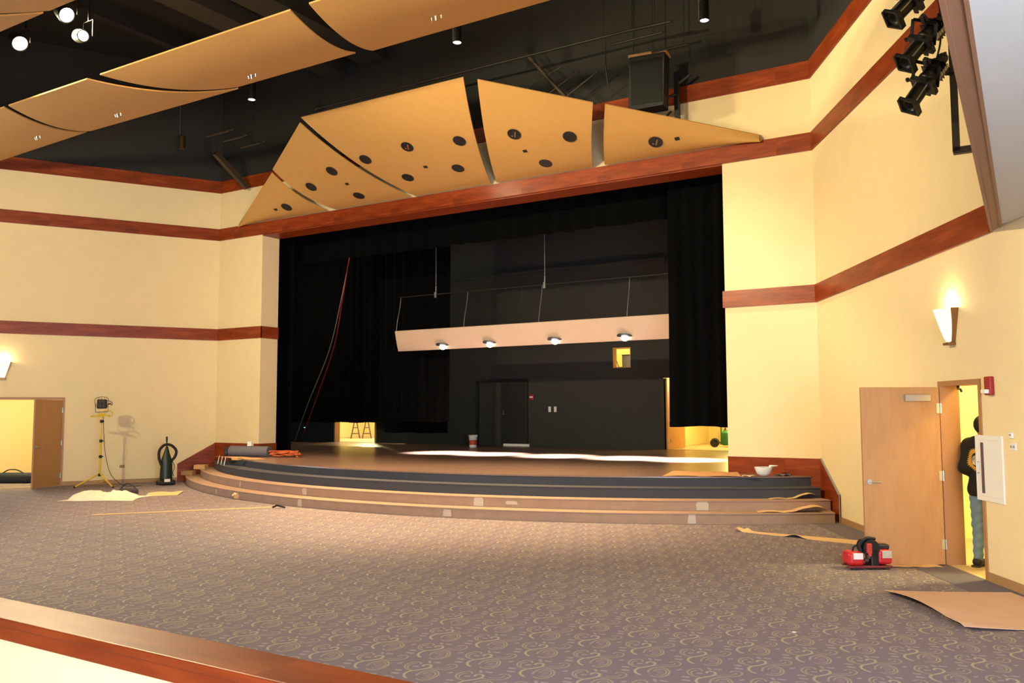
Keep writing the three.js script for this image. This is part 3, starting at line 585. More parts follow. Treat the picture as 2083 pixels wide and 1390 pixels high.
{
  const t = thing('lighting_batten', 'three short dark bars on hangers over the left wall corner', 'pipe', [0, 0, 0]);
  for (const [a, b, y] of [[-7.31, -6.42, 9.07], [-6.63, -5.89, 8.825], [-5.97, -5.25, 8.56]]) obj('bar', [rod(V(a, y, 1), V(b, y, 1), .03), rod(V(b - .1, y, 1), V(b + .16, y + .02, 1), .02)], M.brownsteel, t);
  for (const x of [-6.9, -6.2, -5.6]) obj('hanger', rod(V(x, 8.6, 1), V(x, TOP, 1), .008, 6), M.darksteel, t);
}
tag(obj('air_duct', [box(.62, .5, 7, -3.25, 10.3, 3.9)], M.darkwall), 'wide dark air duct under the ceiling left of the canopy', 'duct');
tag(obj('air_duct', [box(.75, .45, 7, -2.1, 10.4, 3.9)], M.darkwall), 'dark air duct under the ceiling beside the wider one', 'duct');
tag(obj('ceiling_brace', [bar(V(-6.75, 8.5, 1.16), V(-6.70, 7.80, .14), .12, .14)], M.brownsteel), 'slanted brown brace ending at the top wood band, left of the canopy', 'brace');
{
  const t = thing('canopy_truss', 'crossing thin dark struts behind the canopy panel right of centre', 'truss', [0, 0, 0]);
  for (const [a, b, r] of [[[2.3, 9.3, .6], [3.3, 8.1, .6], .04], [[2.1, 8.5, .6], [3.1, 8.86, .6], .014], [[2.6, 8.25, .6], [3.5, 8.69, .6], .014], [[3.2, 8.2, .6], [3.95, 8.6, .6], .016]]) obj('strut', rod(V(...a), V(...b), r, 8), M.brownsteel, t);
}
{
  const t = thing('speaker_bracket', 'black post and coiled cable behind the right end of the canopy', 'bracket', [0, 0, 0]);
  obj('post', box(.09, 1.2, .09, 5.48, 7.75, .3), M.black, t);
  obj('cable', tube([V(5.48, 7.9, .36), V(5.2, 7.75, .5), V(5.1, 7.5, .55), V(5.25, 7.4, .5), V(5.4, 7.55, .42)], .025, 24, 6), M.blackplastic, t);
  obj('arm', rod(V(5.48, 8.1, .3), V(5.75, 8.25, .3), .03), M.black, t);
}
for (let k = 0; k < 5; k++) struct('ceiling_beam', box(.25, .45, 20, -12 + k * 5.3, TOP - .2, 10.2), M.blackwall);

// ---------------------------------------------------------------- theatre spotlights on the right
{
  const t = thing('lighting_boom', 'black upright pipe frame on the right wall edge carrying the spotlights', 'pipe', [0, 0, 0]);
  obj('pole', box(.07, 6.5, .07, 10.615, 7.86, 5.60), M.darksteel, t);
  obj('rung', bar(V(10.585, 4.62, 5.60), V(10.87, 4.62, 5.60), .07, .07), M.darksteel, t);
  for (const y of [5.47, 5.98, 6.5]) obj('side_arm', [rod(V(10.615, y, 5.60), V(10.51, y - .02, 5.77), .024), rod(V(10.615, y, 5.60), V(10.50, y + .14, 5.72), .014)], M.blackmetal, t);
}
const specs = [[[10.50, 5.545, 5.80], [10.212, 5.085, 5.937], 'lowest of the three black theatre spotlights on the right wall edge'], [[10.51, 5.975, 5.81], [10.216, 5.573, 5.969], 'middle one of the three black theatre spotlights on the right'], [[10.45, 6.42, 5.90], [10.179, 6.10, 6.042], 'topmost black theatre spotlight, cut by the top edge at right']];
let spot0;
specs.forEach(([a, b, label], i) => {
  const p = V(...a), q = V(...b), dir = q.clone().sub(p).normalize();
  if (!spot0) {
    spot0 = thing('theatre_spotlight', label, 'spotlight', a, 0, 'theatre spotlights on the right boom');
    obj('lamp_house', [lathe([[0, -.03], [.05, -.03], [.085, .0], [.085, .16], [.1, .2], [.1, .26], [0, .26]], 20).rotateX(Math.PI / 2)], M.blackmetal, spot0);
    obj('cap', [lathe([[0, -.1], [.045, -.1], [.06, -.07], [.06, -.02], [0, -.02]], 16).rotateX(Math.PI / 2), cyl(.018, .018, .05, .03, .05, -.08)], M.black, spot0);
    obj('heat_fin', [0, 1, 2, 3].map(k => box(.21, .19, .006, 0, 0, .03 + k * .035)), M.blackmetal, spot0);
    obj('gate', [box(.26, .2, .05, 0, 0, .285), box(.05, .30, .018, .03, .0, .30), box(.3, .04, .014, 0, .04, .29)], M.black, spot0);
    obj('lens_barrel', lathe([[.075, .3], [.075, .5], [.09, .51], [.09, .56], [.08, .56], [.07, .52], [0, .5]], 20).rotateX(Math.PI / 2), M.blackmetal, spot0);
    obj('gel_frame', [...[-1, 1].map(q => box(.022, .2, .06, q * .095, 0, .56)), box(.2, .022, .06, 0, -.095, .56), box(.2, .022, .03, 0, .095, .55), box(.03, .05, .03, .09, .1, .57)], M.black, spot0);
    obj('barrel_rail', [box(.012, .012, .24, .06, .06, .42), box(.012, .012, .24, -.06, .06, .42)], M.steel, spot0);
    obj('side_band', box(.012, .06, .20, .098, 0, .10), M.steel, spot0);
    obj('yoke', [bar(V(.14, 0, .27), V(.14, .2, .16), .035, .01), bar(V(-.14, 0, .27), V(-.14, .2, .16), .035, .01), bar(V(-.14, .2, .16), V(.14, .2, .16), .035, .01)], M.blackmetal, spot0);
    obj('clamp', [rbox(.05, .1, .05, .01, 0, .24, .16), cyl(.012, .012, .06, .04, .25, .16)], M.black, spot0);
    obj('knob', [rod(V(-.14, 0, .27), V(-.2, 0, .27), .012), cyl(.02, .02, .03, -.2, 0, .27)], M.black, spot0);
  }
  const s = i ? dup(spot0, label, a) : spot0;
  const m = new THREE.Matrix4().lookAt(q, p, V(.5, 1, .2)); s.quaternion.setFromRotationMatrix(m);
});
tag(obj('power_cable', [tube([V(10.46, 6.0, 5.83), V(10.50, 5.86, 5.85), V(10.42, 5.74, 5.92), V(10.30, 5.70, 5.95)], .008, 30, 6), tube([V(10.52, 6.25, 5.83), V(10.53, 5.95, 5.83), V(10.42, 5.66, 5.92), V(10.28, 5.62, 5.96)], .008, 30, 6)], M.blackplastic), 'black cable loops beside the middle theatre spotlight', 'cable');
tag(obj('power_cable', tube([V(10.53, 6.2, 5.83), V(10.535, 5.95, 5.83), V(10.52, 5.75, 5.82), V(10.48, 5.6, 5.80)], .011, 24, 6), M.blackplastic), 'straight black cable dropping to the lowest theatre spotlight', 'cable');
// ---------------------------------------------------------------- things on the stage
{
  const t = thing('paint_bucket', 'white plastic bucket with a red label standing by the dark stage door', 'bucket', [-4.05, SF, -6.7]);
  obj('pail', lathe([[0, 0], [.115, 0], [.135, .36], [.142, .36], [.142, .30], [.15, .30]], 28), M.whiteplastic, t);
  obj('label', new THREE.CylinderGeometry(.1335, .1235, .15, 28, 1, true).translate(0, .15, 0), M.redlabel, t);
  obj('lid', lathe([[0, .385], [.145, .385], [.152, .37], [.152, .345], [.14, .345]], 28), M.whiteplastic, t);
  obj('wire_handle', tube([V(-.15, .32, 0), V(-.12, .24, .12), V(0, .20, .165), V(.12, .24, .12), V(.15, .32, 0)], .004, 24, 5), M.steel, t);
}
tag(obj('white_plank', rbox(.96, .075, .05, .005, -3.2, SF + .04, -7.9), M.whiteplastic), 'short white plank lying along the foot of the dark stage door', 'plank');
tag(obj('timber_strip', rbox(1.2, .02, .06, .004, -8.0, SF + .012, -7.5), M.kraft), 'thin pale strip lying on the stage floor right of the lit doorway', 'strip');
{ // two sawhorses in the lit room at stage left
  const t = thing('sawhorse', 'dark A-frame sawhorse in the lit room, left of two', 'sawhorse', [-12.95, SF, -11.2], .72, 'sawhorses in the lit room');
  for (const z of [-.12, .12]) { for (const s of [-1, 1]) obj('leg', bar(V(s * .18, 0, z), V(s * .02, .82, z * .7), .055, .045), M.brownsteel, t); obj('cross_brace', [bar(V(-.14, .2, z), V(.14, .2, z), .05, .03), bar(V(-.09, .44, z * .85), V(.09, .44, z * .85), .05, .03)], M.brownsteel, t); }
  obj('top_rail', box(.1, .08, .36, 0, .84, 0), M.brownsteel, t);
  dup(t, 'dark A-frame sawhorse in the lit room, right of two', [-12.6, SF, -11.5], .72);
}
{
  const t = thing('cable_coil', 'tan cord coil lying by the right edge of the lit left doorway', 'cable', [-10.1, SF, -9.4]);
  obj('coil', [0, 1, 2].map(k => new THREE.TorusGeometry(.16 + k * .012, .014, 6, 28).rotateX(Math.PI / 2).translate(.01 * k, .015 + k * .026, 0)), M.kraft, t);
  obj('loose_end', tube([V(.15, .04, 0), V(.3, .3, -.05), V(.24, .7, -.05), V(.36, 1.1, -.05)], .012, 24, 6), M.kraft, t);
}
// carpet roll, carton, cord and cardboard at the left end of the stage
{
  const t = thing('carpet_roll', 'rolled blue grey carpet lying at the left end of the stage', 'roll', [-6.05, SF, .43], .24);
  const sp = []; for (let i = 0; i <= 60; i++) { const a = i / 60 * 14, r = .03 + .0075 * a; sp.push(V(0, .135 + r * Math.cos(a), r * Math.sin(a))); }
  obj('roll', [new THREE.CylinderGeometry(.13, .13, 1.15, 28).rotateZ(Math.PI / 2).translate(0, .13, 0)], M.greycarpet, t);
  for (const s of [-1, 1]) obj('spiral_end', tube(sp.map(q => q.clone().setX(s * .576)), .005, 90, 5), M.purple, t);
}
{
  const t = thing('small_carton', 'small white carton standing on the rolled carpet', 'box', [-6.02, SF + .262, .45], .2);
  obj('carton', rbox(.12, .11, .1, .004, 0, .055, 0), M.whiteplastic, t); obj('flap', box(.118, .004, .05, 0, .112, .03), M.whiteplastic, t);
}
{
  const t = thing('extension_cord', 'orange extension cord heaped on the stage at the left jamb', 'cord', [-5.02, SF, .22], .3); t.scale.set(.72, .85, .72); const pts = [];
  for (let i = 0; i < 90; i++) { const a = i * .52, r = .28 + .12 * Math.sin(i * 1.7); pts.push(V(Math.cos(a) * r * 1.5 + .12 * Math.sin(i * .31), .02 + .09 * Math.abs(Math.sin(i * .83)) * (1 - r) + .0011 * i, Math.sin(a) * r * .62)); }
  obj('coil', tube(pts, .017, 420, 6), M.orange, t); obj('plug', rod(V(.55, .02, .2), V(.64, .02, .24), .022, 10), M.orange, t);
}
function sheet(name, label, category, corners, t, m, lift = () => 0, nu = 14, nv = 6, group) { // bent sheet; corners run round, lift(u,v) adds height
  const [a, b, c, d] = corners.map(q => V(...q));
  const o = obj(name, slabGrid(nu, nv, (u, v) => { const p = a.clone().lerp(b, u).lerp(d.clone().lerp(c, u), v); p.y += t + lift(u, v); return p; }, t), m);
  return tag(o, label, category, group);
}
const Y0 = .001, S0 = SF + .001;
sheet('cardboard_sheet', 'flat brown cardboard under the rolled carpet at the left stage edge', 'cardboard', [[-6.75, S0, .95], [-4.75, S0, 1.55], [-4.5, S0, 1.2], [-6.2, S0, .72]], .006, M.card, (u, v) => .01 * Math.abs(Math.sin(u * 7)));
sheet('cardboard_sheet', 'flat orange brown cardboard on the right front edge of the stage', 'cardboard', [[5.5, S0, 1.38], [6.72, S0, .82], [6.45, S0, .15], [5.35, S0, .5]], .006, M.card, (u, v) => .012 * Math.abs(Math.sin(u * 6 + v)) + .02 * v);
tag(obj('wood_block', rbox(.22, .07, .12, .006, -5.05, SF + .036, 1.72), M.kraft), 'pale offcut block lying at the left front edge of the stage', 'block');
{
  const t = thing('work_boot', 'dark work boot left beside the end of the carpet roll', 'boot', [-6.72, SF, .62], .9);
  obj('sole', rbox(.1, .03, .28, .01, 0, .015, 0), M.rubber, t); obj('upper', [rbox(.09, .09, .25, .035, 0, .07, .0), rbox(.085, .17, .11, .03, 0, .14, -.07)], M.purple, t);
}
[[-5.42, 2.0], [-5.2, 2.05], [-4.98, 2.1]].forEach(([x, z], i) => { const t = thing('marker_stake', `thin white stake leaning on the top left riser, ${['leftmost', 'middle', 'rightmost'][i]} of three`, 'stake', [-6.55 + i * .32, RISE * 3, 1.02 + i * .17], 0, 'white stakes on the left steps'); obj('stake', rod(V(0, .0, 0), V(.02, .2, -.03), .009, 6), M.whiteplastic, t); obj('tip', rod(V(.02, .2, -.03), V(.021, .215, -.032), .006, 6, .001), M.whiteplastic, t); });
{
  const t = thing('hard_hat', 'white hard hat lying upside down at the right end of the stage', 'helmet', [7.02, SF, .5], .4);
  const sh = lathe([[0, .005], [.05, .008], [.1, .05], [.125, .12], [.135, .16], [.13, .16], [.118, .12], [.09, .055], [0, .016]], 30); sh.scale(1.15, 1, .95);
  obj('shell', sh, M.whiteplastic, t);
  obj('brim', slabGrid(14, 3, (u, v) => { const a = -.9 + 1.8 * u, r = .14 + .075 * v * Math.cos((u - .5) * 2.4); return V(Math.cos(a) * r * 1.15, .158 + .03 * v, Math.sin(a) * r * .95); }, .005), M.whiteplastic, t);
  obj('headband', new THREE.TorusGeometry(.108, .007, 6, 30).rotateX(Math.PI / 2).translate(0, .145, 0), M.black, t);
}
sheet('paper_scrap', 'small crumpled paper scrap left of the white hard hat', 'paper', [[6.74, S0, .86], [6.93, S0, .76], [6.91, S0, .68], [6.73, S0, .74]], .003, M.paper, (u, v) => .025 * Math.abs(Math.sin(u * 5 + v * 4)));
sheet('rag', 'grey rag lying right of the white hard hat', 'cloth', [[7.18, S0, .42], [7.42, S0, .25], [7.40, S0, .12], [7.15, S0, .28]], .004, M.greycarpet, (u, v) => .03 * Math.abs(Math.sin(u * 6 + v * 3)));

// the front curve of the steps: where a polar angle meets riser k
const onStep = (x, k, y) => { const R = RAD[k] + .004, z = CZ + Math.sqrt(R * R - (x - CX) * (x - CX)); return { p: V(x, y, z), a: Math.atan2(x - CX, z - CZ) }; };
// curled paper and boards at the ends of the steps
sheet('kraft_paper', 'curled brown paper on the lowest step at its right end', 'paper', [[7.2, RISE, 1.50], [8.12, RISE, .98], [8.0, RISE, .72], [7.1, RISE, 1.26]], .004, M.paper, (u, v) => .015 * Math.abs(Math.sin(u * 8)) + .085 * Math.pow(Math.max(0, Math.sin((u - .55) * 5)), 1.2) * (u > .55 ? 1 : 0), 28, 6, 'curled papers on the right steps');
sheet('kraft_paper', 'curled brown paper on the second step at its right end', 'paper', [[7.25, RISE * 2, .98], [7.9, RISE * 2, .55], [7.78, RISE * 2, .34], [7.15, RISE * 2, .76]], .004, M.paper, (u, v) => .012 * Math.abs(Math.sin(u * 8)) + .08 * Math.pow(Math.max(0, Math.sin((u - .55) * 5)), 1.2) * (u > .55 ? 1 : 0), 28, 6, 'curled papers on the right steps');
for (const [k, x, z, l] of [[0, -7.95, .80, 'lowest'], [1, -7.48, .78, 'second']]) {
  const t = thing('board_offcut', `pale board lying on the ${l} step at its left end`, 'board', [x, RISE * (k + 1), z], .45, 'boards on the left steps');
  obj('board', rbox(.30, .11, .22, .006, 0, .055, 0), M.kraft, t); obj('edge_band', box(.302, .012, .222, 0, .1, 0), M.card, t);
}
// paper patches taped to the two lower risers
for (const [x, k, w, h, l] of [[-1.02, 0, .11, .14, 'lowest riser near its left end'], [-1.28, 1, .13, .13, 'second riser near its left end'], [2.39, 0, .155, .12, 'lowest riser near the middle'], [2.75, 1, .185, .15, 'second riser near the middle'], [3.35, 1, .2, .06, 'second riser, a torn piece right of the middle patch'], [6.32, 0, .13, .15, 'lowest riser near its right end'], [6.35, 1, .2, .14, 'second riser near its right end'], [-3.75, 1, .06, .12, 'second riser far to the left'], [-4.3, 0, .05, .12, 'lowest riser far to the left']]) {
  const y = k * RISE + .085, s = onStep(x, k, y), o = thing('tape_patch', `pale paper patch taped to the ${l}`, 'tape', [s.p.x, s.p.y, s.p.z], s.a, 'paper patches on the risers');
  const j = () => (rnd() - .5) * .03;
  obj('patch', plate([[-w / 2 + j(), -h / 2], [w / 2 + j(), -h / 2], [w / 2 + j() * .6, h / 2 * .5], [w / 2 * .8, h / 2], [-w / 2 * .8, h / 2], [-w / 2 + j() * .6, h / 2 * .4]], [], .003, 0), M.tape, o);
}
// ---------------------------------------------------------------- things on the hall floor, left
{
  const t = thing('work_lamp_stand', 'tall yellow tripod work lamp stand against the left wall', 'lamp stand', [-8.45, 0, 2.98], .5);
  obj('pole', [rod(V(0, .28, 0), V(0, .98, 0), .024), rod(V(0, .98, 0), V(0, 1.42, 0), .021), rod(V(0, 1.42, 0), V(0, 1.72, 0), .016)], M.yellow, t);
  for (const y of [.30, .74, 1.12, 1.6]) obj('collar', [cyl(.036, .036, .07, 0, y, 0), rod(V(0, y, 0), V(.07, y, 0), .012)], M.black, t);
  for (let k = 0; k < 3; k++) { const a = k * 2.094 + .5, f = V(Math.cos(a) * .56, .012, Math.sin(a) * .56); const l = obj('leg', rod(V(Math.cos(a) * .03, .32, Math.sin(a) * .03), f, .018), M.yellow, t); obj('rubber_foot', rod(f.clone().multiplyScalar(.95).setY(.03), f, .024), M.rubber, l); obj('strut', bar(V(Math.cos(a) * .02, .12, Math.sin(a) * .02), V(Math.cos(a) * .26, .18, Math.sin(a) * .26), .02, .006), M.yellow, l); }
  obj('crossbar', [bar(V(-.28, 1.72, 0), V(.2, 1.74, 0), .03, .03), rbox(.16, .06, .04, .01, 0, 1.77, 0)], M.yellow, t);
  obj('handle_loop', tube([V(.1, 1.74, 0), V(.24, 1.72, .02), V(.28, 1.80, .02), V(.2, 1.86, .01), V(.05, 1.84, 0)], .010, 24, 6), M.yellow, t);
  const h = new THREE.Group(); h.name = 'lamp_head'; h.position.set(0, 2.02, 0); h.rotation.set(-.25, .3, .1); t.add(h);
  obj('housing', [rbox(.22, .22, .1, .02, 0, 0, 0), ...[0, 1, 2, 3, 4].map(k => box(.2, .006, .05, 0, -.08 + k * .04, -.065))], M.darksteel, h);
  obj('guard', [tube([V(-.13, -.1, .06), V(-.14, .12, .08), V(0, .16, .09), V(.14, .12, .08), V(.13, -.1, .06)], .006, 24, 5), ...[-.07, 0, .07].map(x => rod(V(x, -.11, .085), V(x, .14, .085), .004, 5)), rod(V(-.13, 0, .085), V(.13, 0, .085), .004, 5)], M.blackmetal, h);
  obj('bracket', [bar(V(-.14, -.2, 0), V(-.14, .0, 0), .03, .008), bar(V(.14, -.2, 0), V(.14, 0, 0), .03, .008), bar(V(-.14, -.2, 0), V(.14, -.2, 0), .03, .008), rod(V(.14, 0, 0), V(.2, 0, 0), .016)], M.blackmetal, h);
  obj('grip', tube([V(0, .1, -.1), V(.12, .12, -.16), V(.2, .06, -.14), V(.2, -.02, -.06)], .012, 20, 6), M.greymetal, h);
  obj('cord', tube([V(.03, 1.72, -.02), V(.06, 1.2, -.03), V(.12, .7, -.05), V(.26, .25, -.1), V(.55, .02, -.2), V(.9, .012, -.3)], .007, 50, 6), M.blackplastic, t);
}
{
  const t = thing('vacuum_cleaner', 'dark green upright vacuum cleaner standing against the left wall', 'vacuum', [-7.62, 0, 1.72], turnL + .15);
  obj('base', [rbox(.38, .11, .3, .03, 0, .07, .03), rbox(.34, .06, .08, .02, 0, .05, .2)], M.blackplastic, t);
  obj('label', box(.14, .07, .006, -.02, .12, .182), M.whiteplastic, t);
  for (const s of [-1, 1]) obj('wheel', new THREE.CylinderGeometry(.05, .05, .04, 18).rotateZ(Math.PI / 2).translate(s * .18, .05, -.1), M.rubber, t);
  obj('body', lathe([[0, .1], [.15, .1], [.155, .16], [.145, .5], [.13, .62], [.075, .78], [.03, .95], [0, .96]], 24).scale(1, 1, .7), mat(0x16261c, .4), t);
  obj('stem', rod(V(0, .92, 0), V(0, 1.14, -.02), .016), M.black, t);
  obj('grip', rod(V(0, 1.08, -.015), V(0, 1.2, -.03), .022), M.rubber, t);
  obj('hose', tube([V(-.14, .5, .05), V(-.2, .7, .05), V(-.18, .88, .04), V(-.05, 1.0, .03), V(.1, .98, .03), V(.22, .84, .04), V(.19, .7, .05), V(.11, .6, .05)], .034, 60, 10), M.rubber, t);
  obj('cord', tube([V(.12, .6, .06), V(.18, .45, .06), V(.14, .3, .08), V(.17, .2, .06)], .009, 24, 6), M.black, t);
}
{ // drop cloth with things on it
  const c = V(-5.75, 0, 4.55), dx = V(.85, 0, -.527), dz = V(.527, 0, .85);
  const t = obj('drop_cloth', slabGrid(48, 30, (u, v) => {
    const a = (u - .5) * 1.45, b = (v - .5) * 1.05, r = Math.min(1, Math.hypot((u - .5) * 2.05, (v - .5) * 2.05)), e = Math.pow(Math.max(0, 1 - Math.pow(r, 2.4)), .6), n = fbm(a * 2.6 + 3, b * 2.6, 1, 4), f = Math.abs(fbm(a * 5, b * 5, 4, 2));
    const w = 1 + .22 * noise.noise(a * 2.2, b * 2.2, 7);
    return c.clone().addScaledVector(dx, a * w).addScaledVector(dz, b * w).setY(.012 + e * Math.max(.008, .085 + .26 * n - .05 * a + .13 * f));
  }, .008), M.cloth); tag(t, 'crumpled cream drop cloth heaped on the carpet at left', 'cloth');
}
sheet('kraft_paper', 'flat brown paper lying right of the cream drop cloth', 'paper', [[-5.45, Y0, 3.85], [-5.1, Y0, 3.3], [-5.6, Y0, 2.75], [-6.1, Y0, 3.3]], .004, M.paper, (u, v) => .02 * Math.abs(Math.sin(u * 5)) * v);
{
  const t = thing('tool_bag', 'dark purple tool bag lying behind the cream drop cloth', 'bag', [-6.1, 0, 3.82], .6);
  obj('bag', rbox(.42, .16, .2, .06, 0, .06, 0), M.purple, t); obj('strap', tube([V(-.18, .12, 0), V(-.05, .24, 0), V(.08, .22, 0), V(.18, .12, 0)], .012, 20, 6), M.black, t); obj('pocket', rbox(.24, .1, .04, .015, 0, .05, .1), M.purple, t);
}
{
  const t = thing('glove', 'dark crumpled work glove on the carpet behind the drop cloth', 'glove', [-6.75, 0, 3.95], .3);
  obj('palm', rbox(.14, .05, .12, .022, 0, .02, 0), M.purple, t); for (let k = 0; k < 4; k++) obj('finger', rod(V(-.05 + k * .034, .02, .05), V(-.07 + k * .05, .03, .15 - Math.abs(k - 1.5) * .015), .014, 8, .011), M.purple, t);
}
sheet('wood_strip', 'long pale thin strip lying across the carpet before the steps', 'strip', [[-3.25, Y0, 6.50], [-1.42, Y0, 3.98], [-1.48, Y0, 3.93], [-3.31, Y0, 6.45]], .012, M.paper, () => 0, 12, 2);
{
  const t = thing('clamp', 'small dark clamp at the far end of the long pale strip', 'tool', [-1.22, 0, 3.98], .5);
  obj('jaw', [bar(V(-.12, .02, 0), V(-.03, .06, .02), .03, .03), bar(V(-.03, .06, .02), V(.12, .015, 0), .03, .03)], M.darksteel, t); obj('screw', rod(V(0, .05, -.05), V(0, .05, .06), .012), M.darksteel, t);
}
{
  const g = new THREE.IcosahedronGeometry(.11, 3), p = g.attributes.position, v = V();
  for (let i = 0; i < p.count; i++) { v.fromBufferAttribute(p, i); v.multiplyScalar(1 + .45 * noise.noise(v.x * 18, v.y * 18, v.z * 18)); p.setXYZ(i, v.x * 1.2, v.y * .7 + .07, v.z); }
  g.computeVertexNormals(); const m = obj('paper_ball', g, M.paper); m.position.set(-3.27, 0, 3.17); tag(m, 'crumpled brown paper ball on the carpet at the foot of the left steps', 'paper');
}
{
  const t = thing('duffel_bag', 'dark bag on the floor inside the open left door', 'bag', [-11.55, 0, 3.35], .55);
  obj('bag', rbox(.95, .26, .42, .12, 0, .13, 0), mat(0x1c2430, .8), t); obj('strap', tube([V(-.3, .24, .05), V(-.1, .34, .08), V(.1, .34, .08), V(.3, .24, .05)], .015, 20, 6), M.black, t); obj('end_pocket', rbox(.08, .18, .3, .03, .47, .11, 0), mat(0x1c2430, .8), t);
}
tag(obj('timber_beam', rbox(1.3, .1, .1, .008, -13.05, .05, 2.0).rotateY(0), M.cherryv), 'dark timber lying along the wall inside the open left door', 'timber');
// ---------------------------------------------------------------- things on the hall floor, right
sheet('paper_strip', 'long curling pale paper strip lying before the right steps', 'paper', [[7.15, Y0, 2.62], [9.0, Y0, 3.06], [8.97, Y0, 2.66], [7.17, Y0, 2.52]], .005, M.paper, (u, v) => .05 * Math.exp(-Math.pow((u - .02) / .03, 2)) + .05 * Math.exp(-Math.pow((u - .09) / .03, 2)) * v + .045 * Math.exp(-Math.pow((u - .52) / .06, 2)) * (1 - v), 60, 4);
sheet('hardboard_sheet', 'large brown hardboard sheet with a lifted corner on the right carpet', 'board', [[9.83, Y0, 6.2], [10.66, Y0, 7.5], [11.74, Y0, 6.87], [10.93, Y0, 5.56]], .005, M.hardboard, (u, v) => .075 * Math.pow(1 - v, 3) * Math.max(0, .25 + .75 * Math.sin(Math.min(1, u * 1.25) * 2.6)) * (u < .97 ? 1 : .7), 24, 16);
tag(obj('paper_scrap', rbox(.03, .006, .02, .002, 9.45, .004, 8.3), M.whiteplastic), 'tiny white paper scrap on the patterned carpet in front', 'paper');
sheet('kraft_paper', 'edge of brown paper lying under the open right door', 'paper', [[9.62, .006, 4.70], [10.2, .006, 4.38], [10.12, .006, 4.24], [9.55, .006, 4.56]], .003, M.paper, (u) => .006 * Math.sin(u * 9) ** 2);
{
  const t = thing('air_compressor', 'red and black portable air compressor at the foot of the open door', 'compressor', [9.44, 0, 4.86], .58); t.scale.setScalar(.95);
  obj('skid', [rbox(.54, .03, .05, .01, 0, .035, .1), rbox(.54, .03, .05, .01, 0, .035, -.1), rbox(.05, .03, .24, .01, -.2, .035, 0), rbox(.05, .03, .24, .01, .2, .035, 0)], mat(0x6e1d22, .5), t);
  for (const s of [-1, 1]) obj('foot', cyl(.035, .04, .04, s * .2, .02, .09), M.rubber, t);
  const tl = obj('tank', [rbox(.20, .17, .24, .05, -.17, .13, 0)], M.red, t); obj('label', rbox(.12, .075, .012, .004, -.155, .165, .12), M.whiteplastic, tl);
  const tr = obj('tank', [rbox(.19, .18, .24, .045, .18, .15, 0)], M.red, t); obj('label', rbox(.12, .09, .012, .004, .2, .185, .12), M.tape, tr);
  obj('filter', rbox(.15, .06, .12, .02, .2, .262, -.02), M.black, t);
  obj('motor', [new THREE.CylinderGeometry(.1, .1, .22, 24).rotateX(Math.PI / 2).translate(.02, .26, 0), rbox(.12, .26, .18, .03, .06, .14, .02)], M.blackplastic, t);
  obj('pump_head', [rbox(.06, .12, .06, .01, -.02, .26, .12), cyl(.02, .02, .06, -.02, .2, .14)], mat(0xb8322e, .4), t);
  obj('carry_handle', tube([V(-.18, .2, 0), V(-.16, .27, .02), V(-.09, .28, .02), V(-.06, .22, .02)], .013, 20, 6), M.black, t);
  obj('regulator', [cyl(.022, .022, .04, -.03, .16, .13).rotateX(0), rbox(.05, .04, .04, .01, -.05, .12, .11)], M.brownsteel, t);
  obj('hose', tube([V(.1, .36, .02), V(-.02, .37, .05), V(-.1, .3, .04), V(-.09, .2, .06)], .02, 30, 8), M.rubber, t);
}
// ---------------------------------------------------------------- things in the lit room at stage right
{
  const t = thing('hand_truck', 'green wheeled cart in the yellow room at stage right', 'cart', [2.75, SF, -10.4], .3);
  obj('tank', lathe([[0, .06], [.17, .06], [.19, .12], [.19, .4], [.15, .5], [0, .52]], 22).translate(.12, 0, 0), M.green, t);
  for (const z of [-.2, .2]) obj('wheel', [new THREE.TorusGeometry(.1, .035, 8, 24).translate(-.28, .135, z), new THREE.CylinderGeometry(.06, .06, .04, 16).rotateX(Math.PI / 2).translate(-.28, .135, z)], M.rubber, t);
  obj('frame', [rod(V(-.28, .135, -.22), V(-.28, .135, .22), .018), bar(V(-.3, .14, 0), V(.4, .14, 0), .05, .05), rod(V(-.08, .1, 0), V(-.08, 1.1, 0), .022), rod(V(.3, .1, -.12), V(.3, 1.1, -.12), .03), rod(V(.42, .1, .1), V(.42, 1.1, .1), .028)], M.green, t);
  obj('gauge', cyl(.05, .05, .04, .12, .56, 0).rotateX(0), M.whiteplastic, t);
}
tag(obj('storage_carton', rbox(.55, 1.0, .5, .01, 2.55, SF + .5, -12.3), M.card), 'tall tan carton behind the green cart', 'box');
tag(obj('storage_carton', rbox(.6, .62, .5, .01, 3.95, SF + .31, -11.6), mat(0xb5652a, .8)), 'orange brown carton right of the green cart', 'box');
{
  const t = thing('trash_bag', 'shiny dark bag beside the right jamb of the yellow room', 'bag', [3.42, SF, -9.6]);
  const g = new THREE.IcosahedronGeometry(.24, 4), p = g.attributes.position, v = V();
  for (let i = 0; i < p.count; i++) { v.fromBufferAttribute(p, i); const k = 1 + .22 * noise.noise(v.x * 9, v.y * 9, v.z * 9); p.setXYZ(i, v.x * k, Math.max(-.23, v.y * k * 1.05) + .23, v.z * k); }
  g.computeVertexNormals(); obj('sack', g, mat(0x181a20, .22), t); obj('knot', lathe([[0, .46], [.03, .46], [.025, .5], [.06, .56], [0, .55]], 12), mat(0x181a20, .3), t);
}
tag(obj('leaning_rod', rod(V(2.05, SF, -12.2), V(2.2, SF + 1.3, -13.0), .02), M.darksteel), 'thin dark rod leaning on the yellow wall at stage right', 'rod');
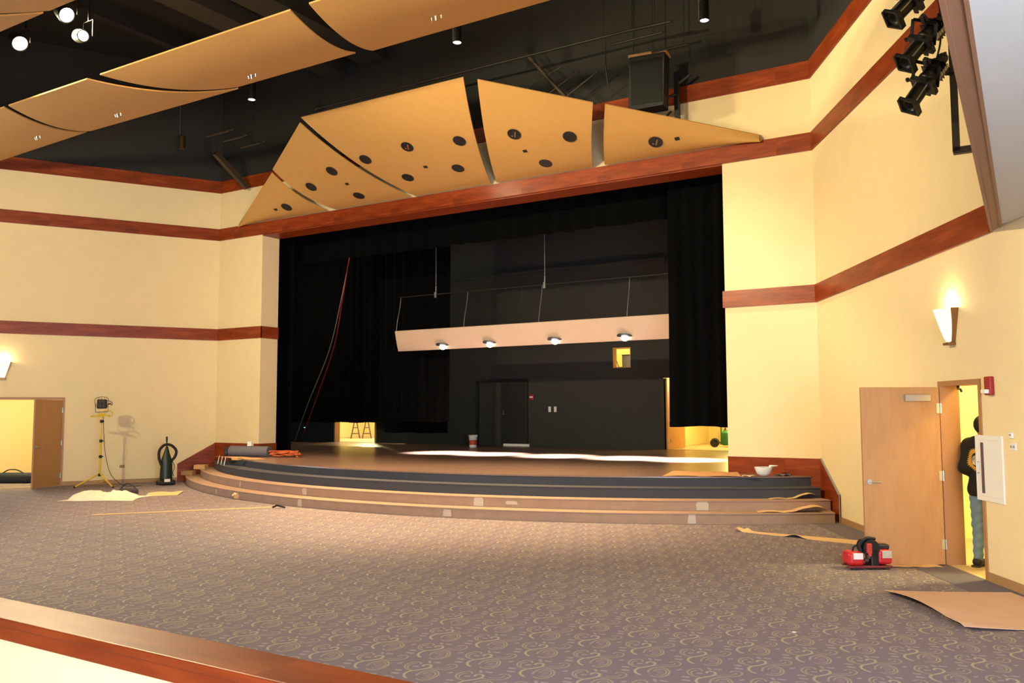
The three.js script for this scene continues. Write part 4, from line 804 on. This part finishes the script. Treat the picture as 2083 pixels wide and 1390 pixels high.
// ---------------------------------------------------------------- person in the right doorway
const sdCap = (p, a, b, ra, rb) => { const ax = b[0] - a[0], ay = b[1] - a[1], az = b[2] - a[2], px = p[0] - a[0], py = p[1] - a[1], pz = p[2] - a[2]; const h = Math.max(0, Math.min(1, (px * ax + py * ay + pz * az) / (ax * ax + ay * ay + az * az + 1e-9))); return Math.hypot(px - ax * h, py - ay * h, pz - az * h) - (ra + (rb - ra) * h); };
const sdEll = (p, c, r) => { const x = (p[0] - c[0]) / r[0], y = (p[1] - c[1]) / r[1], z = (p[2] - c[2]) / r[2], k = Math.hypot(x, y, z); return (k - 1) * Math.min(...r); };
function sdf(bones, k) { return p => { let d = 9; for (const b of bones) { const e = b.length === 2 ? sdEll(p, b[0], b[1]) : sdCap(p, ...b); const h = Math.max(0, k - Math.abs(d - e)) / k; d = Math.min(d, e) - h * h * k * .25; } return d; }; }
function sdfGeo(f, lo, hi, res) {
  const mc = new MarchingCubes(res, new THREE.MeshBasicMaterial(), false, false, 120000), n = mc.size, c = lo.map((a, i) => (a + hi[i]) / 2), h = lo.map((a, i) => (hi[i] - a) / 2);
  for (let z = 0; z < n; z++) for (let y = 0; y < n; y++) for (let x = 0; x < n; x++) mc.field[x + y * n + z * n * n] = -f([c[0] + h[0] * (x - mc.halfsize) / mc.halfsize, c[1] + h[1] * (y - mc.halfsize) / mc.halfsize, c[2] + h[2] * (z - mc.halfsize) / mc.halfsize]);
  mc.isolation = 0; mc.update();
  let g = new THREE.BufferGeometry(); const P = mc.positionArray.slice(0, mc.count * 3);
  for (let i = 0; i < P.length; i += 3) for (let k = 0; k < 3; k++) P[i + k] = c[k] + h[k] * P[i + k];
  g.setAttribute('position', new THREE.BufferAttribute(P, 3)); g = mergeVertices(g, 1e-4); g.computeVertexNormals(); return g;
}
{
  const q = V(10.655, 0, 4.13), t = thing('person', 'person in a black jacket and blue jeans seen from behind in the right doorway', 'person', [q.x, q.y, q.z], Math.PI - .42);
  const arm = (s, g) => [[[s * .175, 1.43, 0], [s * .205, 1.16, -.05], .05 + g, .042 + g], [[s * .205, 1.16, -.05], [s * .17, 1.07, .2], .042 + g, .03 + g * .8]];
  const torso = g => [[[0, 1.36, -.005], [.17 + g, .13 + g, .105 + g]], [[0, 1.15, 0], [.15 + g, .2 + g, .098 + g]], [[0, .96, -.005], [.16 + g, .12 + g, .11 + g]], [[-.15, 1.43, 0], [.15, 1.43, 0], .06 + g, .06 + g]];
  const leg = (s, g) => [[[s * .09, .93, 0], [s * .105, .5, .015], .082 + g, .054 + g], [[s * .105, .5, .015], [s * .11, .09, -.01], .052 + g, .036 + g]];
  const foot = (s, g) => [[[s * .112, .06, -.03], [s * .125, .035, .15], .038 + g, .028 + g]];
  const head = [[[0, 1.665, .0], [.076, .105, .094]], [[0, 1.60, .035], [.054, .065, .058]], [[0, 1.5, -.01], [0, 1.6, .0], .052, .05], [[0, 1.645, .092], [0, 1.618, .108], .009, .014], [[-.079, 1.645, -.005], [.012, .03, .018]], [[.079, 1.645, -.005], [.012, .03, .018]]];
  const hand = s => { const w = [s * .17, 1.07, .2], F = [[[w[0], w[1], w[2]], [w[0] - s * .03, w[1] - .012, w[2] + .075], .027, .03]]; for (let k = 0; k < 4; k++) { const o = (k - 1.5) * .019, L = [.032, .037, .035, .027][k], b = [w[0] - s * .035 , w[1] - .014 + o, w[2] + .085], m = [b[0] - s * .016, b[1] - .004, b[2] + L], e = [m[0] - s * .024, m[1] - .004, m[2] + L * .35]; F.push([b, m, .0095, .009], [m, e, .009, .0075]); } F.push([[w[0] - s * .02, w[1] + .02, w[2] + .03], [w[0] - s * .045, w[1] + .05, w[2] + .06], .013, .011], [[w[0] - s * .045, w[1] + .05, w[2] + .06], [w[0] - s * .06, w[1] + .056, w[2] + .085], .0105, .0085]); return F; };
  const skin = mat(0xb98262, .6);
  const bodyG = sdfGeo(sdf([...torso(-.02), ...arm(1, -.004), ...arm(-1, -.004), ...leg(1, -.008), ...leg(-1, -.008), ...foot(1, -.006), ...foot(-1, -.006), ...head], .03), [-.5, 0, -.4], [.5, 1.82, .5], 90);
  const handG = [-1, 1].map(s => sdfGeo(sdf(hand(s), .008), [s * .11 - .13, .96, .13], [s * .11 + .13, 1.2, .37], 60));
  obj('body', [bodyG, ...handG], skin, t);
  const jk = sdf([...torso(.018), [[0, .88, -.005], [.18, .1, .135]], ...arm(1, .018), ...arm(-1, .018), [[-.06, 1.49, -.03], [.06, 1.49, -.03], .05, .05]], .07), cut = p => Math.max(jk(p), .835 - p[1], p[1] - 1.54);
  obj('jacket', sdfGeo(cut, [-.42, .78, -.3], [.42, 1.6, .34], 96), mat(0x0e0d0e, .85), t);
  const jn = sdf([...leg(1, .016), ...leg(-1, .016), [[0, .93, 0], [.17, .1, .125]]], .03);
  obj('jeans', sdfGeo(p => Math.max(jn(p) + .004 * Math.sin(p[1] * 60 + p[0] * 40), .075 - p[1]), [-.26, .03, -.22], [.26, 1.06, .22], 90), mat(0x6f8db0, .9), t);
  for (const s of [-1, 1]) { const b = obj('shoe', sdfGeo(p => Math.max(sdf(foot(s, .016), .02)(p), -p[1] + .004), [s * .118 - .1, -.02, -.12], [s * .118 + .1, .16, .24], 50), mat(0x1a1614, .6), t); obj('sole', rbox(.095, .022, .29, .01, s * .118, .012, .06), mat(0x3c3430, .8), b); }
  obj('hair', sdfGeo(p => Math.max(sdEll(p, [0, 1.675, -.008], [.09, .112, .104]), -(sdEll(p, [0, 1.62, .11], [.075, .11, .075]))), [-.14, 1.52, -.16], [.14, 1.82, .16], 56), mat(0x0d0b0a, .9), t);
  for (const s of [-1, 1]) obj('eye', new THREE.SphereGeometry(.011, 12, 8).translate(s * .03, 1.655, .083), mat(0xe8e2da, .3), t);
  obj('mouth', tube([V(-.022, 1.583, .088), V(0, 1.58, .095), V(.022, 1.583, .088)], .004, 10, 5), mat(0x8a4a42, .6), t);
  // round gold emblem printed on the back of the jacket
  const N = 256, cv = document.createElement('canvas'); cv.width = cv.height = N; const x = cv.getContext('2d');
  x.translate(N / 2, N / 2); x.fillStyle = '#c99a3e'; x.beginPath();
  for (let i = 0; i <= 72; i++) { const a = i / 72 * 6.283, r = 100 + (i % 2 ? 20 : 0) + 6 * Math.sin(a * 5); x.lineTo(Math.cos(a) * r, Math.sin(a) * r); } x.fill();
  x.fillStyle = '#121011'; x.beginPath(); x.arc(0, 0, 74, 0, 6.3); x.fill();
  x.fillStyle = '#9aa0a2'; x.beginPath(); x.ellipse(-14, 6, 58, 50, .3, 0, 6.3); x.fill();
  x.fillStyle = '#e6ddd4'; x.beginPath(); x.ellipse(-26, 18, 40, 26, -.3, 0, 6.3); x.fill(); x.beginPath(); x.ellipse(26, -26, 20, 15, .4, 0, 6.3); x.fill();
  x.strokeStyle = '#7b7478'; x.lineWidth = 4; for (let k = 0; k < 6; k++) { x.beginPath(); x.moveTo(-64 + k * 5, k * 9 - 8); x.lineTo(4 + k * 3, k * 9 - 2); x.stroke(); }
  x.fillStyle = '#2a2426'; x.beginPath(); x.ellipse(34, 16, 20, 14, .5, 0, 6.3); x.fill();
  const et = new THREE.CanvasTexture(cv); et.colorSpace = THREE.SRGBColorSpace;
  const onBack = (u, v) => { const X = .16 - .32 * u, Y = 1.10 + .32 * v; let z = -.4; for (let i = 0; i < 60; i++) { const d = jk([X, Y, z]); if (d < .0005) break; z += d * .8; } return V(X, Y, z - .0025); };
  const eg = grid(24, 24, onBack), uv = []; for (let j = 0; j <= 24; j++) for (let i = 0; i <= 24; i++) uv.push(i / 24, j / 24);
  eg.setAttribute('uv', new THREE.Float32BufferAttribute(uv, 2));
  const em = new THREE.Mesh(eg, new THREE.MeshStandardMaterial({ map: et, alphaTest: .5, roughness: .8, side: THREE.DoubleSide })); em.name = 'emblem'; t.children.find(o => o.name === 'jacket').add(em);
}
shade(scene);
renderer.render(scene, camera);
